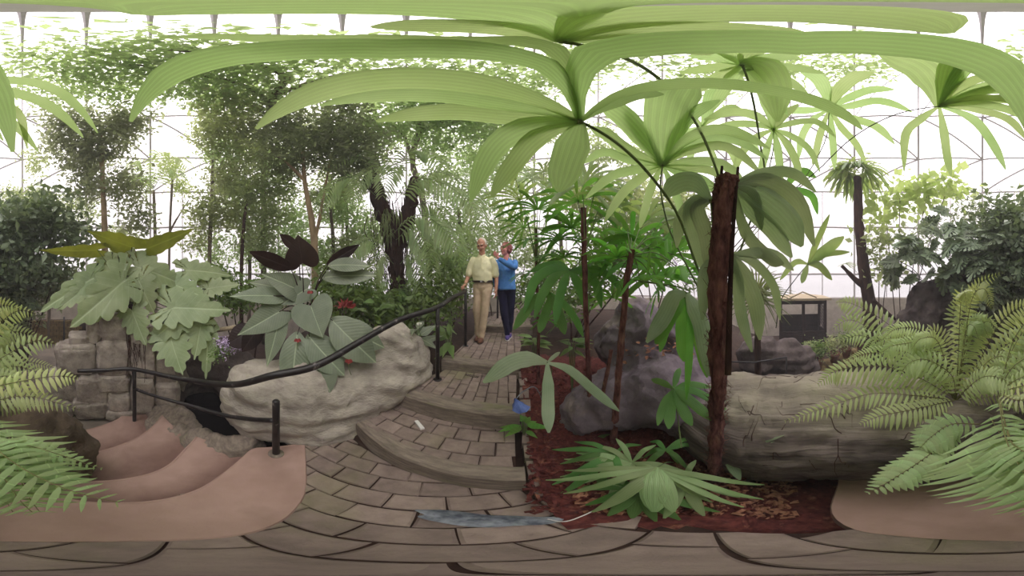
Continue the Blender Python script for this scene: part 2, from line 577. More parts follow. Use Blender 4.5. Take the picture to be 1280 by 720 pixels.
def obj(name, mb, mat, parent=None, smooth=True, label=None, kind=None):
    """One mesh object. A top-level mesh gets its origin at its own base."""
    if parent is None:
        a = np.array(mb.v)
        b = V((a[:, 0].min() + a[:, 0].max()) / 2, (a[:, 1].min() + a[:, 1].max()) / 2, a[:, 2].min())
        mb.v = [tuple(r) for r in (a - np.array(b))]
    o = bpy.data.objects.new(name, mb.mesh(name, mat, smooth))
    if parent is None:
        o.location = b
        LOC[o.name] = b
    if label:
        o['label'] = label
    if kind:
        o['kind'] = kind
    return link(o, parent)


def place(name, me, M, parent=None):            # a piece that shares its mesh
    o = bpy.data.objects.new(name, me)
    link(o, parent)
    o.matrix_basis = M
    return o


def mesh_np(name, vs, tris, mat, smooth=False):
    me = bpy.data.meshes.new(name)
    me.vertices.add(len(vs))
    me.vertices.foreach_set('co', np.asarray(vs, dtype=np.float32).ravel())
    k = len(tris)
    me.loops.add(3 * k)
    me.loops.foreach_set('vertex_index', np.asarray(tris, dtype=np.int32).ravel())
    me.polygons.add(k)
    me.polygons.foreach_set('loop_start', np.arange(0, 3 * k, 3, dtype=np.int32))
    if smooth:
        me.polygons.foreach_set('use_smooth', np.ones(k, dtype=bool))
    me.materials.append(MATS[mat])
    me.update(calc_edges=True)
    return me


def curve(pts, n):
    """Catmull-Rom through PTS, N steps in all."""
    k = len(pts) - 1
    if k < 1:
        return list(pts)
    q = [pts[0] * 2 - pts[1]] + list(pts) + [pts[-1] * 2 - pts[-2]]
    out = []
    for i in range(n + 1):
        x = min(i / n * k, k - 1e-6)
        s = int(x)
        t = x - s
        a, b, c, d = q[s], q[s + 1], q[s + 2], q[s + 3]
        out.append(0.5 * ((2 * b) + (c - a) * t + (2 * a - 5 * b + 4 * c - d) * t * t + (3 * b - a - 3 * c + d) * t ** 3))
    return out


def interp(xs, t):
    k = len(xs) - 1
    x = min(max(t, 0), 1) * k
    i = min(int(x), k - 1)
    return xs[i] + (xs[i + 1] - xs[i]) * (x - i)


def leaf_cloud(name, ells, n, size, mat, parent, seed=0, spread=1.6, aspect=0.45, per=28, up=0.5, hang=0.0, shell=0.45):
    """Leaves of a crown, too small and many to pick apart: one mesh."""
    rng = np.random.default_rng(seed + 11)
    w = np.array([e[1][0] * e[1][1] * e[1][2] for e in ells]) ** (2 / 3)
    w = w / w.sum()
    pts = []
    for (c, r), k in zip(ells, (w * n).astype(int)):
        nc = max(1, k // per)
        d = rng.normal(size=(nc, 3))
        d /= np.linalg.norm(d, axis=1)[:, None]
        rad = (shell + (1 - shell) * rng.random(nc)) ** 0.8
        cc = np.array(c) + d * rad[:, None] * np.array(r)
        ii = rng.integers(0, nc, k)
        pts.append(cc[ii] + rng.normal(size=(k, 3)) * size * spread * np.array([1, 1, 0.55]))
    pts = np.concatenate(pts)
    k = len(pts)
    X = rng.normal(size=(k, 3))
    X[:, 2] = X[:, 2] * 0.6 - hang
    X /= np.linalg.norm(X, axis=1)[:, None]
    N = rng.normal(size=(k, 3))
    N[:, 2] += up * 2.5
    N -= X * (X * N).sum(1)[:, None]
    N /= np.linalg.norm(N, axis=1)[:, None] + 1e-9
    Y = np.cross(N, X)
    s = size * (0.6 + 0.8 * rng.random(k))
    tm = np.array([(0, 0, 0), (0.45, -aspect / 2, 0.07), (0.5, 0, 0), (0.45, aspect / 2, 0.07), (1, 0, -0.12)])
    vs = pts[:, None, :] + s[:, None, None] * (tm[None, :, 0:1] * X[:, None] + tm[None, :, 1:2] * Y[:, None] + tm[None, :, 2:3] * N[:, None])
    f = np.array([(0, 1, 2), (0, 2, 3), (1, 4, 2), (2, 4, 3)])
    tr = (np.arange(k) * 5)[:, None, None] + f[None]
    o = bpy.data.objects.new(name, mesh_np(name, vs.reshape(-1, 3), tr.reshape(-1, 3), mat))
    o['kind'] = 'stuff'
    return link(o, parent)


def half(pts, n=22):
    q = curve([V(x, y, 0) for x, y in pts], n)
    return [(p.x, max(0.0, p.y)) for p in q]


HEART = half([(0.03, 0), (-0.14, 0.22), (-0.1, 0.42), (0.12, 0.5), (0.4, 0.44), (0.66, 0.28), (0.86, 0.11), (1, 0)])
OVAL = half([(0, 0), (0.05, 0.16), (0.22, 0.4), (0.45, 0.5), (0.68, 0.42), (0.86, 0.22), (1, 0)])
LANCE = half([(0, 0), (0.12, 0.3), (0.32, 0.5), (0.6, 0.38), (0.82, 0.17), (1, 0)])


def lobed(seed, lobes=6, depth=0.16):
    """Arrow-shaped leaf with a wavy, toothed rim."""
    out = []
    base = half([(0.05, 0), (-0.16, 0.2), (-0.2, 0.42), (-0.02, 0.5), (0.2, 0.44), (0.42, 0.4), (0.64, 0.28), (0.84, 0.12), (1, 0)], 44)
    for i, (x, y) in enumerate(base):
        ph = i / (len(base) - 1)
        k = abs(math.sin(ph * math.pi * lobes + seed))
        s = depth * (k - 0.6) * math.sin(math.pi * ph) ** 0.5
        out.append((x + 0.25 * s, max(0.0, y * (1 + 1.1 * s) + 0.12 * s)))
    out[0], out[-1] = (base[0][0], 0), (1, 0)
    return out


def split_leaf(cuts=6):
    """Swiss-cheese-plant leaf: deep slits from the rim."""
    o = [(0.02, 0), (-0.1, 0.14), (-0.14, 0.34)]
    for i in range(cuts):
        x = 0.0 + 0.86 * i / cuts
        w = 0.5 * math.sin(math.pi * (0.22 + 0.76 * (i + 0.3) / cuts)) ** 0.7
        o += [(x, w), (x + 0.1, w * 0.98), (x + 0.09, w * 0.36)]
    return o + [(0.92, 0.12), (1, 0)]


SPLIT = split_leaf()


def stalk_pts(a, b, bend, n=6):
    m = (a + b) / 2 + bend
    return curve([a, m, b], n)

# ------------------------------------------------------------------ the setting: ground, landing, steps, path, water
Z1, Z2, Z3, Z4 = 0.17, 0.35, 0.48, 0.62         # levels of the path's treads
LOW = -0.57                                     # the lower floor beyond the concrete steps


def sstep(a, b, x):
    t = min(1, max(0, (x - a) / (b - a)))
    return t * t * (3 - 2 * t)


def ground_z(x, y):
    r = math.hypot(x, y)
    az = math.degrees(math.atan2(x, y))
    front = sstep(-78, -58, az) * (1 - sstep(62, 90, az))
    rise = -0.06 + 0.42 * sstep(0.9, 2.6, r) + 0.16 * sstep(2.8, 4.5, r)
    side = -0.16 + (LOW + 0.14) * sstep(0.75, 1.5, r)
    if az < -95 or az > 150:
        side = LOW - 0.1
    elif az < -78:
        side = -0.75
    z = rise * front + side * (1 - front)
    if -1.35 < x < 0.1 and y > 0:               # under the path
        z = min(z, -0.08 + 0.155 * y if y < 3.2 else 0.42)
    if 0.05 < x < 1.6 and -0.4 < y < 3.4 and front > 0.2:   # the planting bed climbs beside the path
        z = -0.04 + 0.16 * max(0, y - 0.3)
    return z + 0.02 * noise.noise(V(x * 1.7, y * 1.7, 0))


g = MB()
xs = [i * 0.15 - 4.5 for i in range(61)]
xs = [-16, -13, -11, -9, -7.5, -6.2, -5.3] + xs + [5.3, 6.2, 7.5, 9, 11, 13, 16]
n = len(xs)
vs = [(x, y, ground_z(x, y)) for y in xs for x in xs]
g.add(vs, [(j * n + i, j * n + i + 1, (j + 1) * n + i + 1, (j + 1) * n + i) for j in range(n - 1) for i in range(n - 1)])
tag(obj('ground', g, 'soil'), 'dark bare soil of the planting beds under all the plants', 'ground', kind='structure')

# concrete landing round the camera's stand and the curved steps that go down from it
def on(z, *pp):
    return [tuple(G(x, y, z).xy) for x, y in pp]


E1 = [(-1.17, 0.36), (-1.16, 0.12)] + on(0.0, (318, 561), (305, 571), (280, 592), (249, 612), (203, 625), (156, 629), (96, 626), (40, 612))
E2 = on(-0.143, (246, 546), (231, 562), (213, 580), (191, 591), (155, 599), (111, 602), (60, 600))
E3 = on(-0.286, (203, 519), (191, 533), (173, 546), (151, 556), (107, 568), (60, 572))
E4 = on(-0.43, (174, 500), (164, 511), (147, 524), (124, 533), (96, 540), (50, 546))
E5 = [(-3.4, -1.7), (-3.2, -2.6), (-2.6, -3.6), (-1.4, -4.2), (-0.4, -4.4), (0.6, -4.0)]
EDGE = [(-1.16, 0.36), (-0.757, 0.245), (-0.551, 0.153), (-0.337, 0.0), (-0.17, -0.2), (0.02, -0.27), (0.2, -0.23), (0.33, -0.18), (0.5, -0.2), (0.7, -0.32)]


def smooth2(pl, n):
    return [(p.x, p.y) for p in curve([V(a, b, 0) for a, b in pl], n)]


def slab(mb, outer, inner, z0, z1):
    """A tread between its own nosing OUTER and the foot of the riser above, INNER (cut 3 cm under it)."""
    a, b = smooth2(outer, 24), smooth2(inner, 24)
    vs, fs, uvs = [], [], []
    for (x, y), (u, v) in zip(a, b):
        uvs += [(0, 0), (0, 0), (0, 0), (0, 1)]
        d = V(u - x, v - y, 0).normalized() * 0.012
        vs += [(x, y, z0), (x, y, z1 - 0.012), (x + d.x, y + d.y, z1), (u + d.x * 3, v + d.y * 3, z1)]
    for i in range(len(a) - 1):
        for k in range(3):
            p, q = i * 4 + k, (i + 1) * 4 + k
            fs.append((p, q, q + 1, p + 1))
    return mb.add(vs, fs, uvs)


poly = smooth2(E1, 24) + [(0.1, -1.3), (0.9, -1.2), (1.2, -0.6)] + smooth2(EDGE, 30)[::-1]
cf = MB().prism(poly, -0.14, 0.0, 0.012, 0.01)
tag(obj('floor', cf, 'concrete', smooth=False), 'smooth pinkish concrete landing above the curved steps', 'floor', kind='structure')
st = thing('stair_floor', (-0.9, -1, LOW), 'curved pinkish concrete steps going down beside the pond', 'steps', kind='structure')
obj('tread', slab(MB(), E2, E1, -0.29, -0.143), 'concrete_tread', st)
obj('tread', slab(MB(), E3, E2, -0.43, -0.286), 'concrete_tread', st)
obj('tread', slab(MB(), E4, E3, -0.58, -0.43), 'concrete_tread', st)
for e, zz in ((E1, 0.0), (E2, -0.143), (E3, -0.286), (E4, -0.43)):   # worn rounded nosings
    obj('nosing', MB().tube([V(a, b, zz - 0.011) for a, b in smooth2(e, 30)], 0.013, 8), 'concrete', st)
lf = MB().prism(smooth2(E4, 20) + [(0.5, -3), (0.9, -5), (-1, -8), (-4.5, -7.5), (-6.5, -4.5), (-4.2, -1.9)], LOW - 0.1, LOW)
tag(obj('floor', lf, 'path_grey', smooth=False), 'lower grey-brown floor at the foot of the steps running off past the stone pier', 'floor', kind='structure')


def clip(poly, a, b):
    """Part of POLY on the left of the line a-b."""
    out = []
    for i in range(len(poly)):
        p, q = poly[i], poly[(i + 1) % len(poly)]
        sp = (b[0] - a[0]) * (p[1] - a[1]) - (b[1] - a[1]) * (p[0] - a[0])
        sq = (b[0] - a[0]) * (q[1] - a[1]) - (b[1] - a[1]) * (q[0] - a[0])
        if sp >= 0:
            out.append(p)
        if sp * sq < 0:
            k = sp / (sp - sq)
            out.append((p[0] + (q[0] - p[0]) * k, p[1] + (q[1] - p[1]) * k))
    return out


def area(p):
    return 0.5 * abs(sum(p[i][0] * p[(i + 1) % len(p)][1] - p[(i + 1) % len(p)][0] * p[i][1] for i in range(len(p))))


rb = random.Random(5)


def pave(bed_name, region, z, L, W, rot, label, fan=0.0, gap=0.007, thick=0.06, zf=None, bedz=None):
    """Pavers over a convex REGION (anticlockwise): every brick its own piece on a mortar bed."""
    bed = obj(bed_name, MB().prism(region, (bedz if bedz is not None else z - 0.12), z - 0.014), 'mortar', smooth=False)
    # bed keeps world coordinates for its children
    c = V(sum(p[0] for p in region) / len(region), sum(p[1] for p in region) / len(region), 0)
    M = Matrix.Rotation(rot, 2)
    k = 0
    for j in range(-14, 15):
        off = (0.5 if j % 2 else 0.0) * L + rb.uniform(-0.12, 0.12) * L
        for i in range(-12, 13):
            l2 = L * rb.uniform(-0.05, 0.05)
            q = []
            for a, b in ((0, 0), (1, 0), (1, 1), (0, 1)):
                x = (i + a) * L + off + (-gap if a else gap) / 2 + l2 * (0.3 if a else -0.1)
                y = (j + b) * W + (-gap if b else gap) / 2
                if fan:
                    th = x / (fan + y) if abs(fan + y) > 0.1 else 0
                    x, y = (fan + y) * math.sin(th), (fan + y) * math.cos(th) - fan
                jit = 0.004
                p = M @ Vector((x, y))
                q.append((p.x + c.x + rb.uniform(-jit, jit), p.y + c.y + rb.uniform(-jit, jit)))
            for e in range(len(region)):
                if len(q) < 3:
                    break
                q = clip(q, region[e], region[(e + 1) % len(region)])
            if len(q) < 3 or area(q) < 0.18 * L * W:
                continue
            h = z + rb.uniform(-0.004, 0.006)
            tx, ty = rb.uniform(-0.02, 0.02), rb.uniform(-0.02, 0.02)
            cx, cy = sum(p[0] for p in q) / len(q), sum(p[1] for p in q) / len(q)
            mb = MB().prism(q, z - thick, lambda x, y: h + (x - cx) * tx + (y - cy) * ty, 0.010, 0.007)
            obj('brick', mb, 'brick_clay', bed, smooth=False)
            k += 1
    tag(bed, label, 'paving', kind='structure')
    return bed


pave('floor', [(-1.16, 0.30), (-0.6, -0.30), (0.0, -0.42), (0.30, -0.34), (0.34, 0.10), (0.22, 0.34), (0.06, 0.72), (-1.32, 0.72)], -0.009, 0.215, 0.135, R(24),
     'lowest brick paving between the concrete landing and the first kerb', bedz=-0.2)
pave('floor', [(-1.16, 0.82), (0.02, 0.82), (0.02, 1.27), (-1.1, 1.27)], Z1, 0.175, 0.15, R(4), 'brick paving of the first tread between the two lower kerbs', bedz=-0.2)
pave('floor', [(-1.08, 1.40), (0.03, 1.40), (0.06, 2.02), (-0.85, 2.02)], Z2, 0.22, 0.105, R(92), 'brick paving of the second tread beside the railing post', bedz=-0.1)
pave('floor', [(-0.84, 2.16), (0.06, 2.16), (0.3, 3.62), (-0.8, 3.62)], Z3, 0.24, 0.12, R(90), 'brick paving of the upper tread under the two visitors', bedz=0.0)
pave('floor', [(-0.85, 3.72), (0.42, 3.72), (0.8, 6.8), (-0.3, 6.8)], Z4, 0.30, 0.15, R(90), 'brick path running off behind the two visitors', bedz=0.1)


def kerb(pts, z0, z1, w, label, name):
    """A worn timber-like stone edge: front foot at PTS, sloping a little, WIDTH deep."""
    mb = MB()
    q = curve([V(a, b, 0) for a, b in pts], 40)
    vs, fs = [], []
    for i, p in enumerate(q):
        t = (q[min(i + 1, 40)] - q[max(i - 1, 0)]).normalized()
        nrm = V(-t.y, t.x, 0)
        k = 0.012 * noise.noise(p * 4) + 0.006 * noise.noise(p * 17)
        prof = [(0, z0 - 0.05), (0.004 + k, z0 + 0.3 * (z1 - z0)), (0.002 + k * 0.6, z1 - 0.022), (0.018 + k, z1 - 0.002 + k * 0.3), (w * 0.5, z1 + 0.004 + k * 0.3), (w - 0.01, z1 + 0.002), (w, z1 - 0.05)]
        vs += [p + nrm * a + UP * b for a, b in prof]
    m = 7
    for i in range(40):
        for j in range(m - 1):
            fs.append((i * m + j, (i + 1) * m + j, (i + 1) * m + j + 1, i * m + j + 1))
    fs += [tuple(range(m)), tuple(40 * m + j for j in range(m - 1, -1, -1))]
    mb.add(vs, fs)
    tag(obj(name, mb, 'kerb_stone', smooth=False), label, 'kerb', kind='structure')


kerb([(-1.22, 0.80), (-0.9, 0.745), (-0.5, 0.715), (-0.15, 0.705), (0.06, 0.70)], 0.0, Z1, 0.125, 'lowest worn stone kerb across the brick path', 'trim_1')
kerb([(-1.14, 1.22), (-0.85, 1.245), (-0.5, 1.255), (0.06, 1.25)], Z1, Z2, 0.17, 'middle mossy stone kerb across the brick path', 'trim_2')
kerb([(-0.92, 1.99), (-0.5, 2.0), (0.08, 2.0)], Z2, Z3, 0.17, 'pale upper stone kerb near the second railing post', 'trim_3')
kerb([(-0.86, 3.60), (-0.2, 3.58), (0.46, 3.6)], Z3, Z4, 0.15, 'pale stone kerb just behind the two visitors', 'trim_4')

dr = thing('floor_drain', G(590, 470, Z2 + 0.003), 'narrow slot drain let into the second tread of the path', 'drain')
obj('frame', MB().box(G(590, 470, Z2 + 0.004), (0.16, 0.03, 0.012), R(-10)), 'timber_dark', dr, False)
for i in range(-3, 4):
    obj('slat', MB().box(G(590, 470, Z2 + 0.011) + V(i * 0.021, i * -0.0037, 0), (0.012, 0.022, 0.006), R(-10)), 'kerb_stone', dr, False)
tag(obj('marker_strip', MB().box(G(524, 531, Z1 + 0.012) , (0.13, 0.035, 0.016), R(-33), taper=0.94), 'white_paint', smooth=False),
    'pale strip lying on the first tread against the middle kerb', 'strip')

# brick edging between path and bed
ed = thing('trim_5', (0.1, 0.4, -0.05), 'single row of edging bricks between path and bark mulch', 'edging', kind='structure')
ec = curve([V(0.29, 0.28, 0), V(0.22, 0.40, 0), V(0.165, 0.52, 0), V(0.13, 0.85, 0), V(0.13, 1.5, 0), V(0.15, 2.6, 0)], 200)
k = 0
while k < 196:
    e = k
    want = rb.uniform(0.15, 0.2)
    while e < 200 and (ec[e] - ec[k]).length < want:
        e += 1
    p, d = (ec[k] + ec[e]) / 2, (ec[e] - ec[k])
    z = -0.045 + 0.165 * max(0, p.y - 0.45) + rb.uniform(-0.008, 0.008)
    M = Matrix.Rotation(math.atan2(-d.x, d.y) + R(rb.uniform(-6, 6)), 3, 'Z') @ Matrix.Rotation(R(7) if p.y > 0.45 else 0, 3, 'X')
    obj('brick', MB().box(V(p.x, p.y, z), (0.11, d.length - 0.012, 0.10), rot=M, taper=0.92), 'brick_clay', ed, False)
    k = e

# bark mulch: a rough skin and loose chips
mg = MB()
nx, ny = 44, 70
vs = []
for j in range(ny):
    for i in range(nx):
        x, yy = 0.12 + i * 0.04, -0.38 + j * 0.045
        r = math.hypot(x, yy)
        vs.append((x, yy, ground_z(x, yy) + 0.03 + 0.018 * noise.noise(V(x * 9, yy * 9, 1)) - (0.06 if r > 2.7 or x > 1.7 else 0) - (0.12 if r < 0.36 else 0)))
mg.add(vs, [(j * nx + i, j * nx + i + 1, (j + 1) * nx + i + 1, (j + 1) * nx + i) for j in range(ny - 1) for i in range(nx - 1)])
mu = obj('ground', mg, 'bark_mulch')
tag(mu, 'reddish bark mulch of the bed under the slender palms', 'mulch', kind='structure')


def chips(name, n, region, size, mat, parent, seed, zadd=0.04, long=2.6):
    rr = random.Random(seed)
    mb = MB()
    for _ in range(n):
        x, yy = region(rr)
        s = size * rr.uniform(0.5, 1.5)
        M = Matrix.Rotation(rr.uniform(0, 6.3), 3, 'Z') @ Matrix.Rotation(rr.uniform(-0.6, 0.6), 3, 'X') @ Matrix.Rotation(rr.uniform(-0.5, 0.5), 3, 'Y')
        mb.box(V(x, yy, ground_z(x, yy) + zadd + rr.uniform(0, 0.012)), (s, s * long, s * 0.3), rot=M, taper=0.8)
    return obj(name, mb, mat, parent, False, kind='stuff')


chips('bark_chips', 2600, lambda r: (lambda a, q: (q * math.sin(a), q * math.cos(a)))(r.uniform(0.1, 1.75), r.uniform(0.48, 1.4)) if r.random() < 0.7 else (r.uniform(0.2, 1.1), r.uniform(0.8, 2.3)), 0.014, 'bark_mulch', mu, 1)
chips('bark_chips', 500, lambda r: (lambda a, q: (q * math.sin(a), q * math.cos(a)))(r.uniform(0.4, 1.75), r.uniform(0.48, 0.95)), 0.016, 'dry_leaf', mu, 2, 0.045)

# pond
pw = MB().prism([(-1.35, -0.25), (-1.3, 0.5), (-2.3, 0.9), (-4.2, 0.6), (-4.4, -0.9), (-3.2, -1.5), (-2.2, -1.35), (-1.7, -0.9)], -0.62, -0.37)
tag(obj('pond_water', pw, 'dark_water', smooth=False), 'still black pond water below the railing', 'water', kind='structure')

# ------------------------------------------------------------------ glasshouse
NS = 16
RW = 7.6
levels = [(RW, LOW - 0.05), (RW, 0.98), (RW, 1.95), (RW, 3.95), (RW, 5.7), (6.9, 7.2), (5.3, 8.5), (3.0, 9.4), (0.55, 9.8)]


def gp(s, l):
    a = R(360 / NS * (s + 0.35))
    r, z = levels[l]
    return V(r * math.sin(a), r * math.cos(a), z)


def pane_mb(a, b, c, d, th=0.012):
    nrm = (b - a).cross(d - a).normalized() * th
    return MB().add([a, b, c, d, a + nrm, b + nrm, c + nrm, d + nrm], [(0, 1, 2, 3), (7, 6, 5, 4), (0, 4, 5, 1), (1, 5, 6, 2), (2, 6, 7, 3), (3, 7, 4, 0)])


for s in range(NS):
    win = thing('window_%d' % (s + 1), (gp(s, 0) + gp(s + 1, 0)) / 2, 'white-framed bay of the glasshouse wall', 'window', 'bays of the glasshouse wall', 'structure')
    obj('plinth', pane_mb(gp(s, 0), gp(s + 1, 0), gp(s + 1, 1), gp(s, 1), 0.12), 'plinth_wall', win, False)
    for l in (1, 2, 3):
        obj('pane', pane_mb(gp(s, l), gp(s + 1, l), gp(s + 1, l + 1), gp(s, l + 1)), 'pane_glass', win, False)
    for l in (1, 2, 3, 4):
        obj('mullion', MB().tube([gp(s, l), gp(s + 1, l)], 0.038, 6), 'glazing_metal', win, False)
    obj('post', MB().tube([gp(s, 0), gp(s, 4)], 0.05, 6), 'glazing_metal', win, False)
    mid0, mid1 = (gp(s, 1) + gp(s + 1, 1)) / 2, (gp(s, 4) + gp(s + 1, 4)) / 2
    obj('mullion', MB().tube([mid0, mid1], 0.022, 6), 'glazing_metal', win, False)
roof = thing('ceiling', (0, 0, 5.7), 'glazed dome of pale ribs over the whole garden', 'glass roof', kind='structure')
for s in range(NS):
    for l in range(4, 8):
        obj('pane', pane_mb(gp(s, l), gp(s + 1, l), gp(s + 1, l + 1), gp(s, l + 1)), 'pane_glass', roof, False)
        rr_ = 0.05 if l < 6 else 0.02
        obj('rib', MB().tube([gp(s, l), gp(s, l + 1)], rr_, 5), 'glazing_metal', roof, False)
        obj('rib', MB().tube([gp(s, l + 1), gp(s + 1, l + 1)], rr_ * 0.8, 5), 'glazing_metal', roof, False)
        if l < 7:
            obj('rib', MB().tube([gp(s + l % 2, l), gp(s + 1 - l % 2, l + 1)], rr_ * 0.8, 5), 'glazing_metal', roof, False)
obj('hub', MB().tube([V(0, 0, 9.75), V(0, 0, 9.9)], 0.56, 16), 'white_paint', roof, False)

# damp air under the glass
t = NT('damp_air')
vsx = t.new('VolumeScatter')
vsx.inputs['Color'].default_value = (1.0, 0.965, 0.975, 1)
vsx.inputs['Density'].default_value = 0.018
t.l.new(vsx.outputs[0], t.out.inputs['Volume'])
tag(obj('haze', MB().prism([(6.9 * math.sin(2 * math.pi * i / 16), 6.9 * math.cos(2 * math.pi * i / 16)) for i in range(16)][::-1], -1.2, 5.65), 'damp_air', smooth=False),
    'thin pale haze of damp air filling the glasshouse', 'haze', kind='stuff')

# ------------------------------------------------------------------ railing
rl = thing('handrail', (-1.07, 0.13, 0), 'black iron handrail with worn paint running down beside the path to the steps', 'railing')
rp = [A(97, 2.16, 0.33), A(130, 2.1, 0.37), A(168, 2.02, 0.42), A(230, 1.62, 0.50), A(290, 1.27, 0.64), A(340, 1.09, 0.815), A(395, 1.12, 0.875), A(450, 1.33, 0.98), A(500, 1.60, 1.10), A(547, 1.90, 1.18), A(565, 2.25, 1.26), A(581, 2.72, 1.33), A(580, 3.0, 1.345), A(581, 3.14, 1.35)]
obj('top_rail', MB().tube(curve(rp, 90), 0.026, 12), 'rail_black', rl)
lr = [A(168, 2.04, 0.13), A(230, 1.62, 0.19), A(290, 1.3, 0.28), A(343, 1.09, 0.42)]
obj('lower_rail', MB().tube(curve(lr, 40), 0.02, 10), 'rail_black', rl)


def rail_post(px, d, z0, z1, r):
    p = A(px, d, z0)
    return obj('post', MB().tube([p, p + UP * (z1 - z0 - 0.01), p + UP * (z1 - z0)], [r, r, r * 0.6], 12), 'rail_black', rl)


for px, d, z0, z1, r in ((168, 2.05, -0.45, 0.42, 0.026), (345, 1.085, 0.0, 0.62, 0.026), (547, 1.89, Z2, 1.18, 0.024), (582, 2.74, Z3, 1.35, 0.024)):
    po = rail_post(px, d, z0, z1, r)
    obj('base_plate', MB().tube([A(px, d, z0 - 0.003), A(px, d, z0 + 0.008), A(px, d, z0 + 0.012)], [r * 2.1, r * 2.1, r * 1.7], 14), 'kerb_stone' if px == 345 else 'rail_black', po)
far_rail = thing('handrail', A(622, 4.6, Z4), 'short black railing post and bar behind the two visitors', 'railing')
obj('post', MB().tube([A(622, 4.6, Z4 - 0.1), A(622, 4.6, 1.55)], 0.03, 8), 'rail_black', far_rail)
obj('top_rail', MB().tube([A(622, 4.6, 1.53), A(604, 5.6, 1.5)], 0.025, 8), 'rail_black', far_rail)

# ------------------------------------------------------------------ rocks
def remeshed(mb, voxel, smooth_n=4, amp=0.0, freq=3.0, strata=0.0, seed=0):
    """The outer skin of overlapping lumps as one closed surface."""
    me = bpy.data.meshes.new('lump')
    me.from_pydata(mb.v, [], mb.f)
    o = bpy.data.objects.new('lump', me)
    COL.objects.link(o)
    m = o.modifiers.new('r', 'REMESH')
    m.mode = 'VOXEL'
    m.voxel_size = voxel
    s = o.modifiers.new('s', 'SMOOTH')
    s.iterations = smooth_n
    s.factor = 0.5
    dg = bpy.context.evaluated_depsgraph_get()
    ev = o.evaluated_get(dg)
    em = ev.to_mesh()
    vs = [v.co.copy() for v in em.vertices]
    ns = [v.normal.copy() for v in em.vertices]
    fs = [tuple(p.vertices) for p in em.polygons]
    ev.to_mesh_clear()
    bpy.data.objects.remove(o)
    bpy.data.meshes.remove(me)
    if amp:
        off = V(seed * 3.7, seed * 1.3, seed * 9.1)
        for i, v in enumerate(vs):
            k = amp * noise.fractal(v * freq + off, 0.8, 2.1, 5)
            k -= 0.6 * amp * max(0, 0.25 - abs(noise.noise(v * freq * 0.7 + off * 2))) * 4   # cracks
            rg = 1 - abs(noise.noise(v * freq * 1.3 + off * 3)) * 2
            k += 0.45 * amp * (rg * rg - 0.4)
            k += 0.25 * amp * round(3 * noise.noise(v * freq * 0.8 + off * 4)) / 1.5       # broken facets
            if strata:
                k += strata * math.sin((v.z * 22 + v.x * 5 + 3 * noise.noise(v * 1.6 + off)) * 1.6)
            vs[i] = v + ns[i] * k
    return MB().add(vs, fs)


def rock_of(name, lumps, mat, label, voxel=0.035, amp=0.05, freq=2.6, strata=0.012, seed=0, cat='rock'):
    mb = MB()
    for px, d, z, r in lumps:
        rr = r if hasattr(r, '__len__') else (r, r, r)
        mb.blob(A(px, d, z), rr, 3, 0.12, 1.3, seed + px, rot=-R((px - 640) * 0.28125))
    return tag(obj(name, remeshed(mb, voxel, 4, amp, freq, strata, seed), mat), label, cat)


rock_of('boulder', [(327, 1.62, 0.30, 0.40), (350, 1.55, 0.2, 0.36), (380, 1.62, 0.30, 0.43), (425, 1.74, 0.30, 0.46), (465, 1.88, 0.42, 0.45), (492, 1.98, 0.62, (0.34, 0.38, 0.40)), (510, 2.05, 0.40, (0.30, 0.4, 0.5)), (400, 1.38, 0.02, (0.34, 0.2, 0.16))],
        'rock_pale', 'long pale artificial boulder behind the railing, topped with large dark-backed leaves', seed=3, voxel=0.024, amp=0.05, freq=2.0, strata=0.012)
rock_of('boulder', [(735, 1.42, 0.22, 0.27), (772, 1.5, 0.35, 0.36), (820, 1.52, 0.42, 0.40), (865, 1.46, 0.34, 0.38), (890, 1.34, 0.25, 0.3), (790, 2.05, 0.75, 0.46), (850, 2.2, 0.6, 0.5)],
        'rock_purple', 'purplish grey boulder behind the slender palm stems', seed=5, strata=0.004, voxel=0.026, amp=0.08, freq=2.2)
rock_of('boulder', [(52, 1.10, 0.16, (0.30, 0.30, 0.36)), (84, 1.12, 0.0, (0.2, 0.26, 0.38)), (20, 1.2, 0.1, 0.36)], 'rock_brown', 'dark brown boulder under fern fronds beside the concrete steps', seed=8, strata=0.004)
rock_of('boulder', [(950, 3.5, 0.0, (0.5, 0.4, 0.42)), (985, 3.6, -0.1, (0.5, 0.4, 0.42)), (1000, 3.7, -0.3, 0.45)], 'rock_dark', 'low grey rock in front of the little timber shelter', seed=9, voxel=0.05)
rock_of('cliff', [(1130, 4.5, 0.0, (0.45, 0.5, 0.8)), (1165, 4.6, 0.6, (0.7, 0.6, 1.1)), (1200, 4.7, 0.5, (0.6, 0.6, 1.3)), (1235, 4.7, 0.6, (0.8, 0.6, 1.3)), (1285, 4.9, 0.3, (0.9, 0.6, 1.2))], 'rock_dark',
        'dark craggy rock face under the big split-leaved climber', seed=11, voxel=0.07, amp=0.14, freq=1.4)
rock_of('boulder', [(1126, 4.0, 0.45, (0.2, 0.2, 0.24)), (1120, 4.1, 0.1, (0.3, 0.3, 0.5))], 'rock_dark', 'rounded grey boulder at the foot of the dark rock face', seed=12, voxel=0.04)
